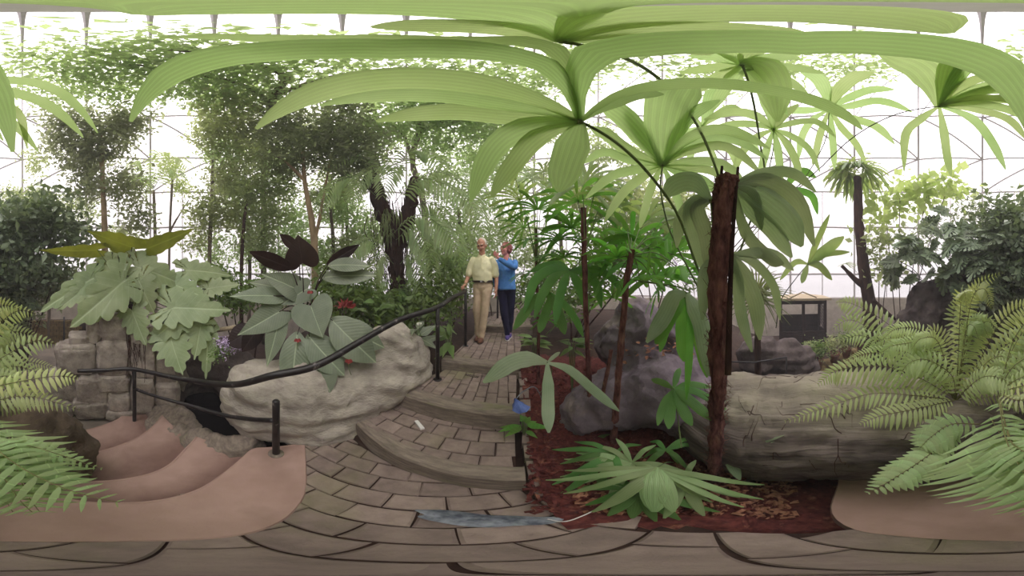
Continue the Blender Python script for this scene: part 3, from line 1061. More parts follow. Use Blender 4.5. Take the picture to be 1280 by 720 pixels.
rock_of('curb_rock', [(196, 1.98, -0.52, (0.2, 0.22, 0.18)), (222, 1.72, -0.42, (0.17, 0.2, 0.17)), (250, 1.52, -0.34, (0.2, 0.2, 0.18)), (280, 1.36, -0.26, (0.2, 0.18, 0.2)), (305, 1.30, -0.16, (0.17, 0.17, 0.17)), (210, 1.95, -0.5, (0.25, 0.25, 0.2)), (205, 2.3, -0.5, (0.25, 0.25, 0.25)), (226, 2.1, -0.46, (0.22, 0.25, 0.2)), (235, 1.85, -0.46, (0.2, 0.2, 0.16))],
        'kerb_stone', 'lumpy mortar and rock lip between the curved steps and the black pond', seed=14, voxel=0.025, amp=0.03, freq=5, strata=0.0)

rock_of('bank_rock', [(232, 3.1, -0.2, (0.5, 0.4, 0.55)), (262, 3.0, -0.1, (0.45, 0.4, 0.6)), (292, 2.75, -0.1, (0.45, 0.35, 0.6)), (315, 2.5, -0.1, 0.4), (222, 2.75, -0.3, (0.3, 0.35, 0.4))], 'rock_dark',
        'shadowed dark rock bank behind the black pond', seed=17, voxel=0.05, amp=0.1, freq=1.8)

# masonry pier: blocks laid round a core, each block a piece
pier = thing('stone_pier', A(145, 2.7, LOW), 'rough pier of grey stone blocks with a large-leaved climber on top', 'stone pier')
core = MB()
for px, d, z, r in ((105, 2.75, -0.2, (0.5, 0.35, 0.55)), (140, 2.72, 0.2, (0.55, 0.36, 0.7)), (180, 2.7, 0.1, (0.5, 0.36, 0.75)), (205, 2.75, -0.2, (0.42, 0.34, 0.6)), (150, 2.7, -0.4, (0.8, 0.36, 0.4))):
    core.blob(A(px, d, z), r, 3, 0.1, 1.3, px, rot=-R((px - 640) * 0.28125))
obj('core', remeshed(core, 0.05, 3, 0.04, 3.0, 0.0, 4), 'rock_block', pier)
for i, (x0, y0, x1, y1, d) in enumerate([(70, 428, 121, 464, 2.42), (121, 424, 163, 465, 2.40), (125, 392, 163, 425, 2.46), (96, 466, 136, 501, 2.38), (120, 466, 161, 486, 2.36), (135, 486, 163, 510, 2.34), (92, 497, 134, 517, 2.34),
                                        (86, 416, 111, 433, 2.5), (108, 397, 126, 426, 2.52), (164, 410, 194, 470, 2.40), (194, 425, 222, 475, 2.46), (164, 470, 192, 512, 2.33), (192, 474, 224, 508, 2.40), (60, 462, 96, 500, 2.5), (56, 496, 92, 518, 2.45), (134, 508, 170, 520, 2.3)]):
    a, b = P((x0 + x1) / 2, y0, d), P((x0 + x1) / 2, y1, d)
    w = (x1 - x0) * R(0.28125) * d / 2
    obj('stone', MB().blob((a + b) / 2, (w * 1.0, 0.16, (a.z - b.z) / 2 * 1.0), 4, 0.13, 1.9, 40 + i, rot=-R(((x0 + x1) / 2 - 640) * 0.28125), pinch=0.36), 'rock_block', pier)

# the great log
lg = MB()
prof = [(-0.24, -0.08), (-0.30, 0.05), (-0.37, 0.2), (-0.38, 0.36), (-0.33, 0.50), (-0.22, 0.61), (-0.08, 0.67), (0.12, 0.70), (0.36, 0.70), (0.58, 0.64), (0.74, 0.5), (0.82, 0.2), (0.85, -0.6)]
pr = [(p.x, p.y) for p in curve([V(a, b, 0) for a, b in prof], 46)]
ctr = curve([A(838, 1.62, 0), A(905, 1.13, 0), (A(960, 1.06, 0)), A(1030, 1.06, 0), A(1110, 1.07, 0), A(1190, 1.10, 0), A(1262, 1.22, 0), A(1325, 1.42, 0)], 130)
vs, fs, uvs = [], [], []
for i, c in enumerate(ctr):
    out = V(c.x, c.y, 0).normalized()
    tt = i / 130
    k = 0.72 + 0.28 * math.sin(math.pi * min(1, max(0.0, tt * 1.15 + 0.06))) ** 0.5
    for j, (a, b) in enumerate(pr):
        p = c + out * (a * (0.9 + 0.1 * k)) + UP * (b * k * (0.82 + 0.1 * min(1, tt * 1.3)))
        nrm = (out * (a - 0.15) + UP * (b - 0.25)).normalized()
        q = V(j * 0.28, tt * 5, 0)
        d = 0.05 * noise.fractal(p * 2.0, 0.8, 2, 3) + 0.034 * noise.fractal(V(j * 0.6, tt * 9, 3), 0.7, 2, 4) - 0.016 * max(0, 0.15 - abs(noise.noise(V(j * 0.5 + tt * 4, tt * 3, 9)))) * 6
        vs.append(p + nrm * d)
        uvs.append((j / 46, tt))
m = len(pr)
for i in range(130):
    for j in range(m - 1):
        fs.append((i * m + j, i * m + j + 1, (i + 1) * m + j + 1, (i + 1) * m + j))
fs += [tuple(range(m)), tuple(130 * m + j for j in range(m - 1, -1, -1))]
lg.add(vs, fs, uvs)
vs = list(vs)
logo = tag(obj('fallen_log', lg, 'log_bark'), 'huge curving fallen log with long grain and a pale top under the ferns', 'log')
rt = MB()
rr = random.Random(3)
for i in range(34):                             # rootlets creep over the log's own surface
    a, b = rr.uniform(12, 95), rr.uniform(12, 36)
    da, db = rr.uniform(-1, 1), rr.uniform(-1, 1)
    pts = []
    for s_ in range(rr.randrange(5, 10)):
        if 1 < a < 129 and 4 < b < m - 3:
            p = Vector(vs[int(a) * m + int(b)])
            if not pts or (p - pts[-1]).length > 0.005:
                pts.append(p + UP * 0.002)
        da, db = da + rr.uniform(-0.6, 0.6), db + rr.uniform(-0.6, 0.6)
        a, b = a + 1.3 * da, b + 1.0 * db
    if len(pts) > 2:
        rt.tube(curve(pts, 14), [0.003 * (1 - i_ / 18) for i_ in range(15)], 5)
obj('rootlets', rt, 'bark_dark', logo, kind='stuff')


# ------------------------------------------------------------------ plants near by: helpers
def facing(p, up=0.4, jit=0.0):
    n = (CAM - p).normalized() + UP * up
    if jit:
        n += V(random.uniform(-jit, jit), random.uniform(-jit, jit), random.uniform(-jit, jit))
    return n.normalized()


def wpal(t):                                    # outline of a palm leaflet
    return (min(1.0, 0.25 + 2.2 * t) if t < 0.4 else 1.0) * (1 - max(0, (t - 0.72) / 0.28) ** 1.8 * 0.85)


def leaflet(parent, pts, half_w, mat, up=0.3, pleat=0.10, n=12, jit=0.12, m=6, cup=0.12, nrm=None):
    q = curve(pts, n)
    mid = q[len(q) // 2]
    N = nrm or facing(mid, up, jit)
    return obj('leaflet', MB().ribbon(q, lambda t: half_w * wpal(t), N, m, pleat, cup), mat, parent)


def fan_px(parent, hub, r, leaflets, mat, petiole=None, pr=0.005, up=0.3, pmat='stalk_green', jit=0.12, thin=1.0):
    """A fan leaf seen in the photograph: petiole with a hub, and the leaflets that leave it. LEAFLETS: (way points, width, change of range)."""
    h = S(hub[0], hub[1], r)
    mb = MB()
    if petiole:
        pts = [h] + [S(x, y, q) for x, y, q in petiole]
    else:
        pts = [h, h + V(0, 0, -0.08), h + V(0.01, 0.01, -0.3)]
    mb.tube(curve(pts, 16), [pr * (0.8 + 0.4 * i / 16) for i in range(17)], 7)
    mb.blob(h, (pr * 1.5, pr * 1.5, pr * 1.5), 1, 0)
    fr = obj('frond', mb, pmat, parent)
    for way, w, dr in leaflets:
        k = len(way)
        pts = [h] + [S(x, y, r + dr * (i + 1) / k) for i, (x, y) in enumerate(way)]
        leaflet(fr, pts, thin * w * 0.0046 * (r + dr * 0.5) / 2, mat, up, jit=jit)
    return fr


def fan(parent, hub, out, nleaf, length, width, mat, root=None, spread=250, sag=0.35, pr=0.004, tilt=0.25, pmat='stalk_green', seed=0, n=8, m=4):
    """A fan leaf of the same kind, by its hub and the way it leans OUT."""
    rr = random.Random(seed * 31 + 5)
    mb = MB()
    root = root or hub - out * 0.25 - UP * 0.3
    mb.tube(stalk_pts(hub, root, UP * 0.06, 8), pr, 6)
    fr = obj('frond', mb, pmat, parent)
    out = out.normalized()
    side = out.cross(UP)
    side = side.normalized() if side.length > 0.05 else V(1, 0, 0)
    N = side.cross(out).normalized()
    for i in range(nleaf):
        a = R(-spread / 2 + spread * (i + 0.5) / nleaf + rr.uniform(-5, 5))
        d = out * math.cos(a) + side * math.sin(a) + N * tilt
        L = length * (0.75 + 0.25 * math.cos(a * 0.6)) * rr.uniform(0.88, 1.08)
        s = sag * rr.uniform(0.7, 1.3)
        pts = [hub + d * L * t - UP * (s * L * t * t) for t in (0, 0.3, 0.6, 0.85, 1.0)]
        hw = width / 2 * rr.uniform(0.8, 1.15)
        obj('leaflet', MB().ribbon(curve(pts, n), lambda t: hw * wpal(t), N, m, 0.12, 0.1), mat, fr)
    return fr


def stem(parent, pts, rad, mat='palm_fibre', rings=True, n=12, steps=40, name='stem', wob=0.35):
    q = curve(pts, steps)
    if not hasattr(rad, '__len__'):
        rad = [rad, rad]
    rs = [interp(rad, i / steps) * (1 + (0.10 if rings and i % 4 == 0 else 0)) for i in range(steps + 1)]
    o = obj(name, MB().tube(q, rs, n, wob=wob), mat, parent)
    return o


def fibres(parent, pts, r, n, length, mat, seed):
    rr = random.Random(seed)
    q = curve(pts, 60)
    mb = MB()
    for _ in range(n):
        p = q[rr.randrange(2, 58)]
        a = rr.uniform(0, 6.28)
        o = V(math.cos(a), math.sin(a), 0)
        b = p + o * r * 0.9
        mb.tube([b, b + o * length * rr.uniform(0.2, 0.7) + UP * length * rr.uniform(-0.2, 0.9), b + o * length * rr.uniform(0.3, 1.2) + UP * length * rr.uniform(-0.5, 1.2)], [0.0022, 0.0016, 0.0007], 3, False)
    return obj('fibres', mb, mat, parent, kind='stuff')


# ------------------------------------------------------------------ the slender palms by the path
GRP = None
# nearest, with the leaf that spreads over the landing
pa = thing('lady_palm', A(893, 0.80, 0.0), 'nearest slender palm with a thick fibrous reddish stem and leaves arching right overhead', 'palm')
sp_ = [A(892, 0.80, -0.03), A(894, 0.795, 0.25), A(896, 0.80, 0.7), A(898, 0.79, 1.1), A(899, 0.775, 1.45), A(904, 0.76, 1.75), A(908, 0.75, 1.90)]
stem(pa, sp_, [0.044, 0.036, 0.038, 0.043, 0.046, 0.050, 0.044], steps=90, n=18, wob=0.5)
fibres(pa, sp_, 0.042, 520, 0.035, 'palm_fibre', 2)
sheath = MB()
for dx, z0, z1 in ((0.022, 1.0, 1.93), (-0.02, 1.25, 1.95)):
    b = A(904, 0.74, z0) + V(0.0, -dx, 0)
    sheath.ribbon(curve([b, A(906, 0.735, (z0 + z1) / 2) + V(0.0, -dx * 1.3, 0), A(912, 0.74, z1) + V(0, -dx * 1.8, 0.02)], 10), lambda t: 0.016 * (1 - 0.6 * t), facing(b, 0), 3, 0, 0.4)
obj('sheath', sheath, 'bark_dark', pa)
fan_px(pa, (725, 152), 0.62, [
    ([(722, 105), (748, 66), (850, 54), (1000, 54), (1150, 58), (1245, 84), (1285, 140), (1296, 190)], 28, -0.04),
    ([(692, 88), (600, 64), (480, 62), (350, 64), (262, 74), (200, 102), (163, 152)], 24, 0.0),
    ([(650, 118), (560, 100), (460, 101), (390, 118), (320, 161)], 25, 0.04),
    ([(640, 132), (560, 120), (480, 119), (400, 132)], 17, 0.08),
    ([(640, 146), (560, 140), (470, 152)], 20, 0.1),
    ([(655, 160), (614, 190), (588, 252)], 25, 0.05),
    ([(672, 172), (642, 205), (614, 246)], 22, 0.02),
    ([(716, 180), (706, 210), (698, 240)], 36, -0.02),
    ([(780, 116), (860, 104), (960, 112), (1050, 140), (1078, 162)], 13, 0.08),
    ([(770, 128), (800, 118), (830, 118)], 12, 0.12),
    ([(690, 60), (560, 52), (380, 50), (200, 48)], 12, 0.1),
], 'leaf_overhead', [(770, 178, 0.66), (815, 222, 0.72), (848, 270, 0.82), (870, 330, 0.86), (893, 380, 0.82)], 0.006, 0.0)
# leaf that closes the view straight up
zh = V(0.05, 0.16, H + 0.72)
zf = obj('frond', MB().tube(stalk_pts(zh, A(902, 0.76, 1.85), V(0.05, 0.1, 0.35), 14), 0.006, 7), 'stalk_green', pa)
for k, (a, l, w) in enumerate(((150, 0.24, 0.06), (178, 0.28, 0.065), (206, 0.22, 0.06), (236, 0.16, 0.05), (118, 0.18, 0.05))):
    d = V(math.sin(R(a)), math.cos(R(a)), 0)
    leaflet(zf, [zh, zh + d * l * 0.35 + UP * 0.05, zh + d * l * 0.7 + UP * 0.03, zh + d * l + UP * 0.0], w / 2 * 1.1, 'leaf_overhead', nrm=V(0, 0, -1))
fan_px(pa, (828, 207), 0.98, [
    ([(832, 160), (842, 120), (862, 98)], 62, 0.08), ([(803, 172), (775, 142), (752, 128)], 34, 0.1), ([(785, 188), (758, 168), (738, 160)], 22, 0.12),
    ([(862, 172), (905, 162), (962, 186)], 20, 0.0), ([(862, 188), (910, 184), (952, 218)], 18, 0.0), ([(862, 202), (905, 206), (936, 238)], 18, 0.0),
    ([(850, 216), (880, 226), (905, 250)], 18, 0.0), ([(795, 212), (765, 220), (732, 248)], 18, 0.08), ([(802, 222), (778, 242), (755, 278)], 18, 0.08),
    ([(815, 232), (806, 262), (800, 285)], 16, 0.05), ([(868, 180), (915, 174), (960, 200)], 16, 0.02), ([(858, 210), (895, 216), (925, 245)], 15, 0.0), ([(845, 170), (870, 140), (900, 125)], 20, 0.08), ([(788, 200), (755, 190), (728, 205)], 16, 0.1), ([(812, 180), (795, 155), (785, 135)], 20, 0.1), ([(840, 232), (850, 258), (856, 285)], 16, 0.0),
], 'leaf_overhead', [(826, 240, 0.98), (838, 290, 0.95), (868, 350, 0.88), (894, 400, 0.82)], 0.005, 0.1, thin=0.62)
fan_px(pa, (928, 82), 1.15, [
    ([(960, 72), (1000, 72)], 14, 0.1), ([(970, 82), (1030, 92)], 12, 0.15), ([(965, 92), (1010, 118)], 12, 0.15), ([(946, 82), (966, 108), (972, 152)], 34, 0.05), ([(900, 72), (860, 70)], 14, 0.1),
    ([(895, 84), (850, 92)], 14, 0.1), ([(900, 96), (866, 118)], 14, 0.1), ([(912, 102), (890, 140)], 14, 0.08), ([(940, 66), (980, 58)], 12, 0.1), ([(910, 66), (880, 56)], 12, 0.1), ([(950, 98), (985, 145)], 10, 0.12),
], 'leaf_overhead', [(940, 120, 1.12), (950, 180, 1.05), (955, 225, 1.0), (930, 300, 0.9), (902, 380, 0.8)], 0.005, 0.0, thin=0.70)
# stiff, pleated leaves hanging at the head of the stem
fan_px(pa, (915, 232), 0.88, [
    ([(950, 246), (985, 275), (1003, 308)], 34, 0.1), ([(955, 226), (995, 250), (1018, 308)], 22, 0.18), ([(940, 262), (968, 290), (990, 322)], 22, 0.08),
    ([(940, 240), (948, 262), (952, 288)], 12, 0.04), ([(950, 218), (990, 216), (1020, 240)], 14, 0.2), ([(932, 290), (962, 322), (980, 330)], 16, 0.05),
], 'leaf_grey', [(914, 260, 0.86), (905, 330, 0.8)], 0.006, 0.2)
fan_px(pa, (888, 250), 0.84, [
    ([(868, 228), (846, 230), (830, 246)], 24, 0.06), ([(872, 262), (884, 300), (886, 345)], 20, 0.0), ([(862, 258), (868, 300), (880, 340)], 16, 0.04), ([(870, 250), (850, 275), (846, 310)], 16, 0.08),
], 'leaf_grey', [(893, 300, 0.8), (900, 360, 0.8)], 0.005, 0.2)
fan_px(pa, (915, 318), 0.82, [
    ([(945, 316), (970, 320), (992, 338)], 14, 0.2), ([(930, 345), (945, 380), (950, 425)], 22, 0.12), ([(922, 350), (926, 390), (940, 440)], 16, 0.08), ([(945, 330), (968, 360), (975, 400)], 12, 0.2), ([(905, 330), (884, 340), (878, 400)], 22, -0.03),
], 'leaf_grey', [(908, 340, 0.8), (900, 400, 0.79)], 0.005, 0.2)

# the palm whose fans stand against the glass
pb = thing('lady_palm', A(903, 1.62, -0.1), 'pale green palm with thin stalks whose fans spread against the white glass', 'palm')
stem(pb, [A(903, 1.62, -0.1), A(904, 1.62, 0.8), A(905, 1.58, 1.5), A(907, 1.55, 1.95)], [0.026, 0.024, 0.026], n=12)
fan_px(pb, (1174, 133), 1.3, [
    ([(1152, 148), (1132, 168), (1130, 214)], 13, 0.0), ([(1180, 165), (1184, 195), (1189, 220)], 13, -0.05), ([(1215, 148), (1240, 178), (1257, 212)], 14, -0.03), ([(1225, 138), (1262, 150), (1284, 176)], 12, 0.0),
    ([(1220, 126), (1260, 124), (1292, 136)], 16, 0.05), ([(1215, 118), (1250, 108), (1272, 108)], 14, 0.05), ([(1202, 108), (1225, 98), (1250, 96)], 14, 0.05), ([(1194, 100), (1206, 86), (1222, 80)], 16, 0.05), ([(1182, 104), (1188, 84), (1200, 72)], 20, 0.05),
    ([(1172, 100), (1150, 78), (1100, 66)], 46, 0.1), ([(1228, 130), (1290, 150), (1328, 190)], 14, 0.0), ([(1230, 122), (1300, 138), (1314, 186)], 12, 0.0), ([(1240, 112), (1330, 126), (1384, 172)], 16, 0.05), ([(1245, 104), (1340, 108), (1402, 166)], 14, 0.1),
], 'leaf_overhead', [(1120, 143, 1.33), (1066, 172, 1.4), (1020, 215, 1.5), (970, 255, 1.55), (910, 318, 1.6)], 0.004, 0.0, 'stalk_dark', thin=0.66)
fan_px(pb, (1037, 137), 1.6, [
    ([(1015, 150), (1002, 172), (998, 200)], 10, 0), ([(1026, 165), (1020, 190), (1016, 206)], 10, 0), ([(1040, 165), (1042, 190), (1043, 212)], 10, 0), ([(1052, 160), (1070, 180), (1082, 205)], 10, 0), ([(1065, 148), (1095, 158), (1118, 180)], 12, 0),
    ([(1065, 132), (1100, 126), (1140, 140)], 12, 0.05), ([(1062, 122), (1090, 112), (1118, 112)], 12, 0.1), ([(1050, 112), (1070, 96), (1092, 90)], 16, 0.1), ([(1030, 110), (1020, 96), (1000, 88)], 14, 0.1), ([(1010, 125), (985, 118), (960, 128)], 12, 0.1), ([(1008, 138), (980, 140), (955, 160)], 12, 0.05),
], 'leaf_overhead', [(1030, 180, 1.6), (1000, 230, 1.62), (950, 280, 1.6), (910, 325, 1.6)], 0.004, 0.0, thin=0.70)
fan_px(pb, (967, 162), 1.35, [
    ([(945, 145), (915, 140), (880, 150)], 14, 0.1), ([(940, 155), (905, 158), (880, 180)], 12, 0.1), ([(980, 145), (998, 130)], 10, 0.1), ([(960, 130), (955, 105), (948, 92)], 16, 0.1), ([(985, 168), (1010, 185), (1025, 215)], 10, 0.05),
    ([(945, 172), (925, 195), (915, 225)], 12, 0.05), ([(972, 185), (975, 210), (976, 232)], 12, 0), ([(958, 188), (952, 212), (950, 235)], 12, 0.0), ([(985, 155), (1020, 152), (1045, 172)], 10, 0.1), ([(984, 180), (996, 205), (1000, 228)], 12, 0),
], 'leaf_overhead', [(965, 195, 1.4), (950, 240, 1.5), (910, 310, 1.58)], 0.004, 0.1, thin=0.70)
fan_px(pb, (878, 158), 1.5, [
    ([(884, 140), (888, 120), (896, 108)], 14, 0.1), ([(862, 148), (846, 148)], 12, 0.1), ([(895, 145), (912, 135), (925, 135)], 12, 0.1), ([(898, 160), (930, 168), (950, 190)], 10, 0.1), ([(885, 180), (895, 205), (900, 230)], 10, 0), ([(870, 175), (862, 200), (860, 222)], 10, 0), ([(895, 172), (915, 192), (922, 215)], 10, 0), ([(860, 165), (840, 180), (835, 200)], 10, 0.1),
], 'leaf_overhead', [(890, 200, 1.5), (898, 260, 1.55), (907, 320, 1.6)], 0.004, 0.1, thin=0.70)
fan_px(pb, (982, 240), 1.9, [([(990, 222), (1004, 214), (1020, 222)], 10, 0), ([(975, 225), (962, 215), (945, 222)], 10, 0.1), ([(968, 240), (950, 250), (944, 270)], 9, 0.1), ([(996, 238), (1015, 245), (1022, 268)], 9, 0), ([(980, 262), (978, 280)], 9, 0), ([(992, 258), (1002, 280)], 9, 0)], 'leaf_lady', [(960, 275, 1.8), (908, 330, 1.65)], 0.004, 0.2)

pc = thing('lady_palm', P(975, 375, 2.2) - UP * 0.5, 'young palm with one upright fan of five leaflets in front of the glass', 'palm')
fan_px(pc, (1010, 330), 2.2, [([(1020, 305), (1037, 268)], 8, 0), ([(1030, 314), (1055, 296)], 14, 0.0), ([(1032, 318), (1062, 315)], 7, 0.05), ([(1024, 332), (1040, 350)], 9, -0.1), ([(1006, 342), (1002, 354)], 8, -0.1), ([(994, 328), (975, 350)], 7, -0.1)], 'leaf_palm_far', [(995, 348, 2.2), (976, 376, 2.2), (970, 410, 2.25)], 0.006, 0.1, 'stalk_dark')

# reddish stems behind, each with its own fans
lp2 = thing('lady_palm', A(768, 1.15, 0.05), 'slender palm with a bare dark red stem rising in front of the purplish boulder', 'palm')
s2 = [A(767, 1.15, 0.02), A(770, 1.14, 0.5), A(776, 1.13, 1.0), A(783, 1.13, 1.4), A(790, 1.13, 1.62)]
stem(lp2, s2, [0.026, 0.023, 0.022, 0.02], n=12)
fibres(lp2, s2, 0.022, 90, 0.03, 'palm_fibre', 5)
lp3 = thing('lady_palm', A(742, 1.26, 0.05), 'slender palm with paired thin stems left of the purplish boulder', 'palm')
s3 = [A(741, 1.26, 0.02), A(738, 1.28, 0.5), A(734, 1.3, 1.0), A(731, 1.32, 1.5), A(729, 1.34, 2.0)]
stem(lp3, s3, [0.026, 0.02, 0.019, 0.021, 0.024], n=12)
stem(lp3, [A(744, 1.27, 0.02), A(752, 1.24, 0.5), A(764, 1.22, 0.95)], [0.02, 0.017, 0.013], n=10)
fibres(lp3, s3[:3], 0.022, 80, 0.035, 'palm_fibre', 6)
lp4 = thing('lady_palm', A(672, 1.95, 0.25), 'slender palm with a thin red stem nearest the blue-clad visitor', 'palm')
stem(lp4, [A(673, 1.95, 0.2), A(673, 1.95, 0.9), A(671, 1.97, 1.5), A(670, 2.0, 2.05)], [0.02, 0.017, 0.018, 0.02], n=10)

# their fans: (palm, hub, range, leaflets, leaf)
fan_px(lp3, (712, 338), 1.5, [([(690, 336), (668, 352), (655, 392)], 12, 0), ([(694, 345), (678, 368), (668, 398)], 12, -0.05), ([(705, 352), (698, 378), (694, 405)], 12, -0.1), ([(728, 340), (745, 355), (752, 385)], 12, 0), ([(720, 350), (730, 372), (735, 392)], 12, -0.05), ([(735, 335), (762, 345), (780, 368)], 10, 0.05), ([(700, 330), (680, 332), (662, 340)], 8, 0.1)], 'leaf_lady', [(722, 330, 1.45), (731, 320, 1.36)], 0.004)
fan_px(lp4, (688, 366), 1.55, [([(672, 372), (655, 392), (642, 412)], 13, -0.05), ([(684, 385), (678, 402), (674, 416)], 12, -0.05), ([(695, 382), (702, 402), (706, 418)], 13, -0.05), ([(705, 380), (720, 400), (729, 421)], 9, -0.05), ([(714, 420), (712, 448)], 0.01, 0)][:4], 'leaf_lady', [(682, 360, 1.65), (674, 352, 1.9)], 0.004)
fan_px(lp4, (684, 453), 1.28, [([(660, 448), (635, 455), (604, 478)], 22, -0.08), ([(685, 480), (685, 510), (686, 541)], 14, -0.06), ([(712, 462), (745, 490), (774, 514)], 11, 0.0), ([(692, 446), (700, 440)], 5, 0)], 'leaf_grey', [(690, 462, 1.4), (684, 480, 1.7), (674, 492, 1.98)], 0.004, 0.5)
for i, (hx, hy, rg, ox, oy, oz, nl, ln, wd, mt, pal) in enumerate([
        (672, 262, 2.0, -0.3, -0.8, 0.15, 12, 0.50, 0.042, 'leaf_lady', lp4), (650, 250, 2.1, -0.9, -0.3, 0.3, 11, 0.48, 0.04, 'leaf_palm_far', lp4), (690, 246, 2.1, 0.6, -0.3, 0.5, 11, 0.48, 0.04, 'leaf_palm_far', lp4), (665, 225, 2.1, -0.2, 0.2, 0.8, 10, 0.42, 0.04, 'leaf_palm_far', lp4), (664, 300, 1.95, -0.5, -0.6, -0.1, 9, 0.42, 0.042, 'leaf_lady', lp4), (705, 275, 2.0, 0.7, -0.5, 0.0, 10, 0.44, 0.04, 'leaf_lady', lp4),
        (722, 252, 1.5, -0.3, -0.5, 0.4, 11, 0.40, 0.036, 'leaf_lady', lp3), (742, 246, 1.5, 0.5, -0.3, 0.5, 11, 0.40, 0.036, 'leaf_palm_far', lp3), (728, 232, 1.5, 0.0, 0.0, 0.9, 10, 0.36, 0.036, 'leaf_palm_far', lp3), (756, 300, 1.45, 0.5, -0.6, 0.2, 10, 0.38, 0.036, 'leaf_lady', lp3), (738, 300, 1.6, -0.2, 0.5, 0.2, 10, 0.38, 0.036, 'leaf_lady', lp3),
        (790, 300, 1.35, -0.2, -0.2, 0.9, 11, 0.36, 0.042, 'leaf_vivid', lp2), (812, 312, 1.35, 0.3, -0.2, 0.8, 11, 0.36, 0.042, 'leaf_vivid', lp2), (832, 300, 1.3, 0.5, -0.3, 0.7, 11, 0.34, 0.042, 'leaf_vivid', lp2), (772, 322, 1.3, -0.6, -0.3, 0.3, 10, 0.34, 0.04, 'leaf_vivid', lp2), (848, 335, 1.25, 0.4, -0.5, 0.1, 10, 0.34, 0.042, 'leaf_vivid', lp2), (820, 345, 1.4, 0.2, 0.3, 0.8, 10, 0.36, 0.04, 'leaf_vivid', lp2), (800, 350, 1.2, 0.1, -0.6, 0.1, 9, 0.30, 0.036, 'leaf_vivid', lp2), (760, 345, 1.6, -0.1, 0.3, 0.6, 9, 0.34, 0.036, 'leaf_vivid', lp2),
        (810, 275, 1.7, 0.1, 0.1, 0.9, 12, 0.42, 0.045, 'leaf_palm_far', lp2), (780, 262, 1.8, -0.4, 0.2, 0.8, 12, 0.42, 0.045, 'leaf_palm_far', lp2), (845, 272, 1.7, 0.5, 0.2, 0.7, 12, 0.42, 0.045, 'leaf_palm_far', lp2), (865, 300, 1.6, 0.7, 0.1, 0.5, 11, 0.4, 0.045, 'leaf_vivid', lp2), (795, 330, 1.6, 0.0, 0.3, 0.8, 12, 0.42, 0.045, 'leaf_vivid', lp2), (840, 318, 1.5, 0.3, 0.1, 0.9, 12, 0.4, 0.045, 'leaf_vivid', lp2), (822, 365, 1.4, 0.2, -0.2, 0.5, 10, 0.32, 0.04, 'leaf_vivid', lp2), (775, 300, 1.7, -0.3, 0.2, 0.9, 11, 0.4, 0.045, 'leaf_vivid', lp2), (856, 345, 1.7, 0.5, 0.3, 0.6, 10, 0.36, 0.04, 'leaf_vivid', lp2), (765, 372, 1.7, -0.2, -0.3, 0.3, 9, 0.3, 0.036, 'leaf_lady', lp2),
        (700, 300, 1.7, -0.5, -0.4, 0.2, 10, 0.36, 0.04, 'leaf_lady', lp3), (752, 272, 1.7, 0.4, 0.1, 0.7, 11, 0.4, 0.042, 'leaf_palm_far', lp3), (715, 285, 1.8, -0.2, -0.4, 0.3, 11, 0.4, 0.042, 'leaf_lady', lp3), (735, 225, 1.8, 0.1, 0.2, 0.9, 12, 0.44, 0.045, 'leaf_palm_far', lp3), (762, 240, 1.8, 0.5, 0.2, 0.6, 11, 0.42, 0.042, 'leaf_palm_far', lp3), (705, 322, 1.75, -0.4, -0.3, 0.1, 10, 0.36, 0.04, 'leaf_lady', lp3), (745, 330, 1.55, 0.5, -0.4, 0.1, 10, 0.32, 0.036, 'leaf_lady', lp3),
        (655, 285, 2.2, -0.6, -0.3, 0.3, 10, 0.42, 0.04, 'leaf_lady', lp4), (690, 320, 2.0, 0.5, -0.4, 0.1, 10, 0.4, 0.04, 'leaf_lady', lp4), (680, 215, 2.3, 0.2, 0.2, 0.9, 11, 0.44, 0.042, 'leaf_palm_far', lp4), (645, 225, 2.3, -0.6, 0.2, 0.6, 11, 0.44, 0.042, 'leaf_palm_far', lp4), (668, 340, 2.0, -0.3, -0.5, 0.0, 9, 0.34, 0.036, 'leaf_lady', lp4), (684, 400, 1.9, 0.1, -0.3, 0.4, 9, 0.24, 0.026, 'leaf_lady', lp4), (700, 405, 1.8, 0.3, -0.3, 0.4, 9, 0.24, 0.026, 'leaf_lady', lp4)]):
    h = S(hx, hy, rg)
    rootp = {id(lp4): A(671, 1.97, 1.62), id(lp3): A(731, 1.32, 1.65), id(lp2): A(788, 1.13, 1.58)}[id(pal)]
    fan(pal, h, V(ox, oy, oz), nl, ln, wd, mt, rootp, 240, 0.45, 0.004, 0.2, seed=i)
fan_px(lp2, (856, 372), 1.12, [([(845, 380), (832, 400), (820, 430)], 24, -0.1), ([(852, 400), (853, 430), (855, 452)], 16, -0.05), ([(868, 385), (880, 415), (888, 460)], 20, -0.1), ([(862, 395), (862, 430), (858, 500)], 10, -0.08), ([(840, 395), (830, 420), (825, 440)], 10, -0.05), ([(866, 400), (876, 440), (884, 472)], 12, -0.08)], 'leaf_vivid', [(840, 360, 1.15), (810, 352, 1.15), (788, 350, 1.13)], 0.004, 0.2)
fan_px(lp2, (858, 366), 1.0, [([(868, 385), (878, 412), (886, 470)], 22, -0.06), ([(842, 372), (830, 395), (808, 428)], 22, 0.0)], 'leaf_grey', [(845, 358, 1.05), (800, 352, 1.12)], 0.004, 0.3)
lp5 = thing('lady_palm', A(842, 1.0, 0.1), 'low young palm with a drooping fan in front of the purplish boulder', 'palm')
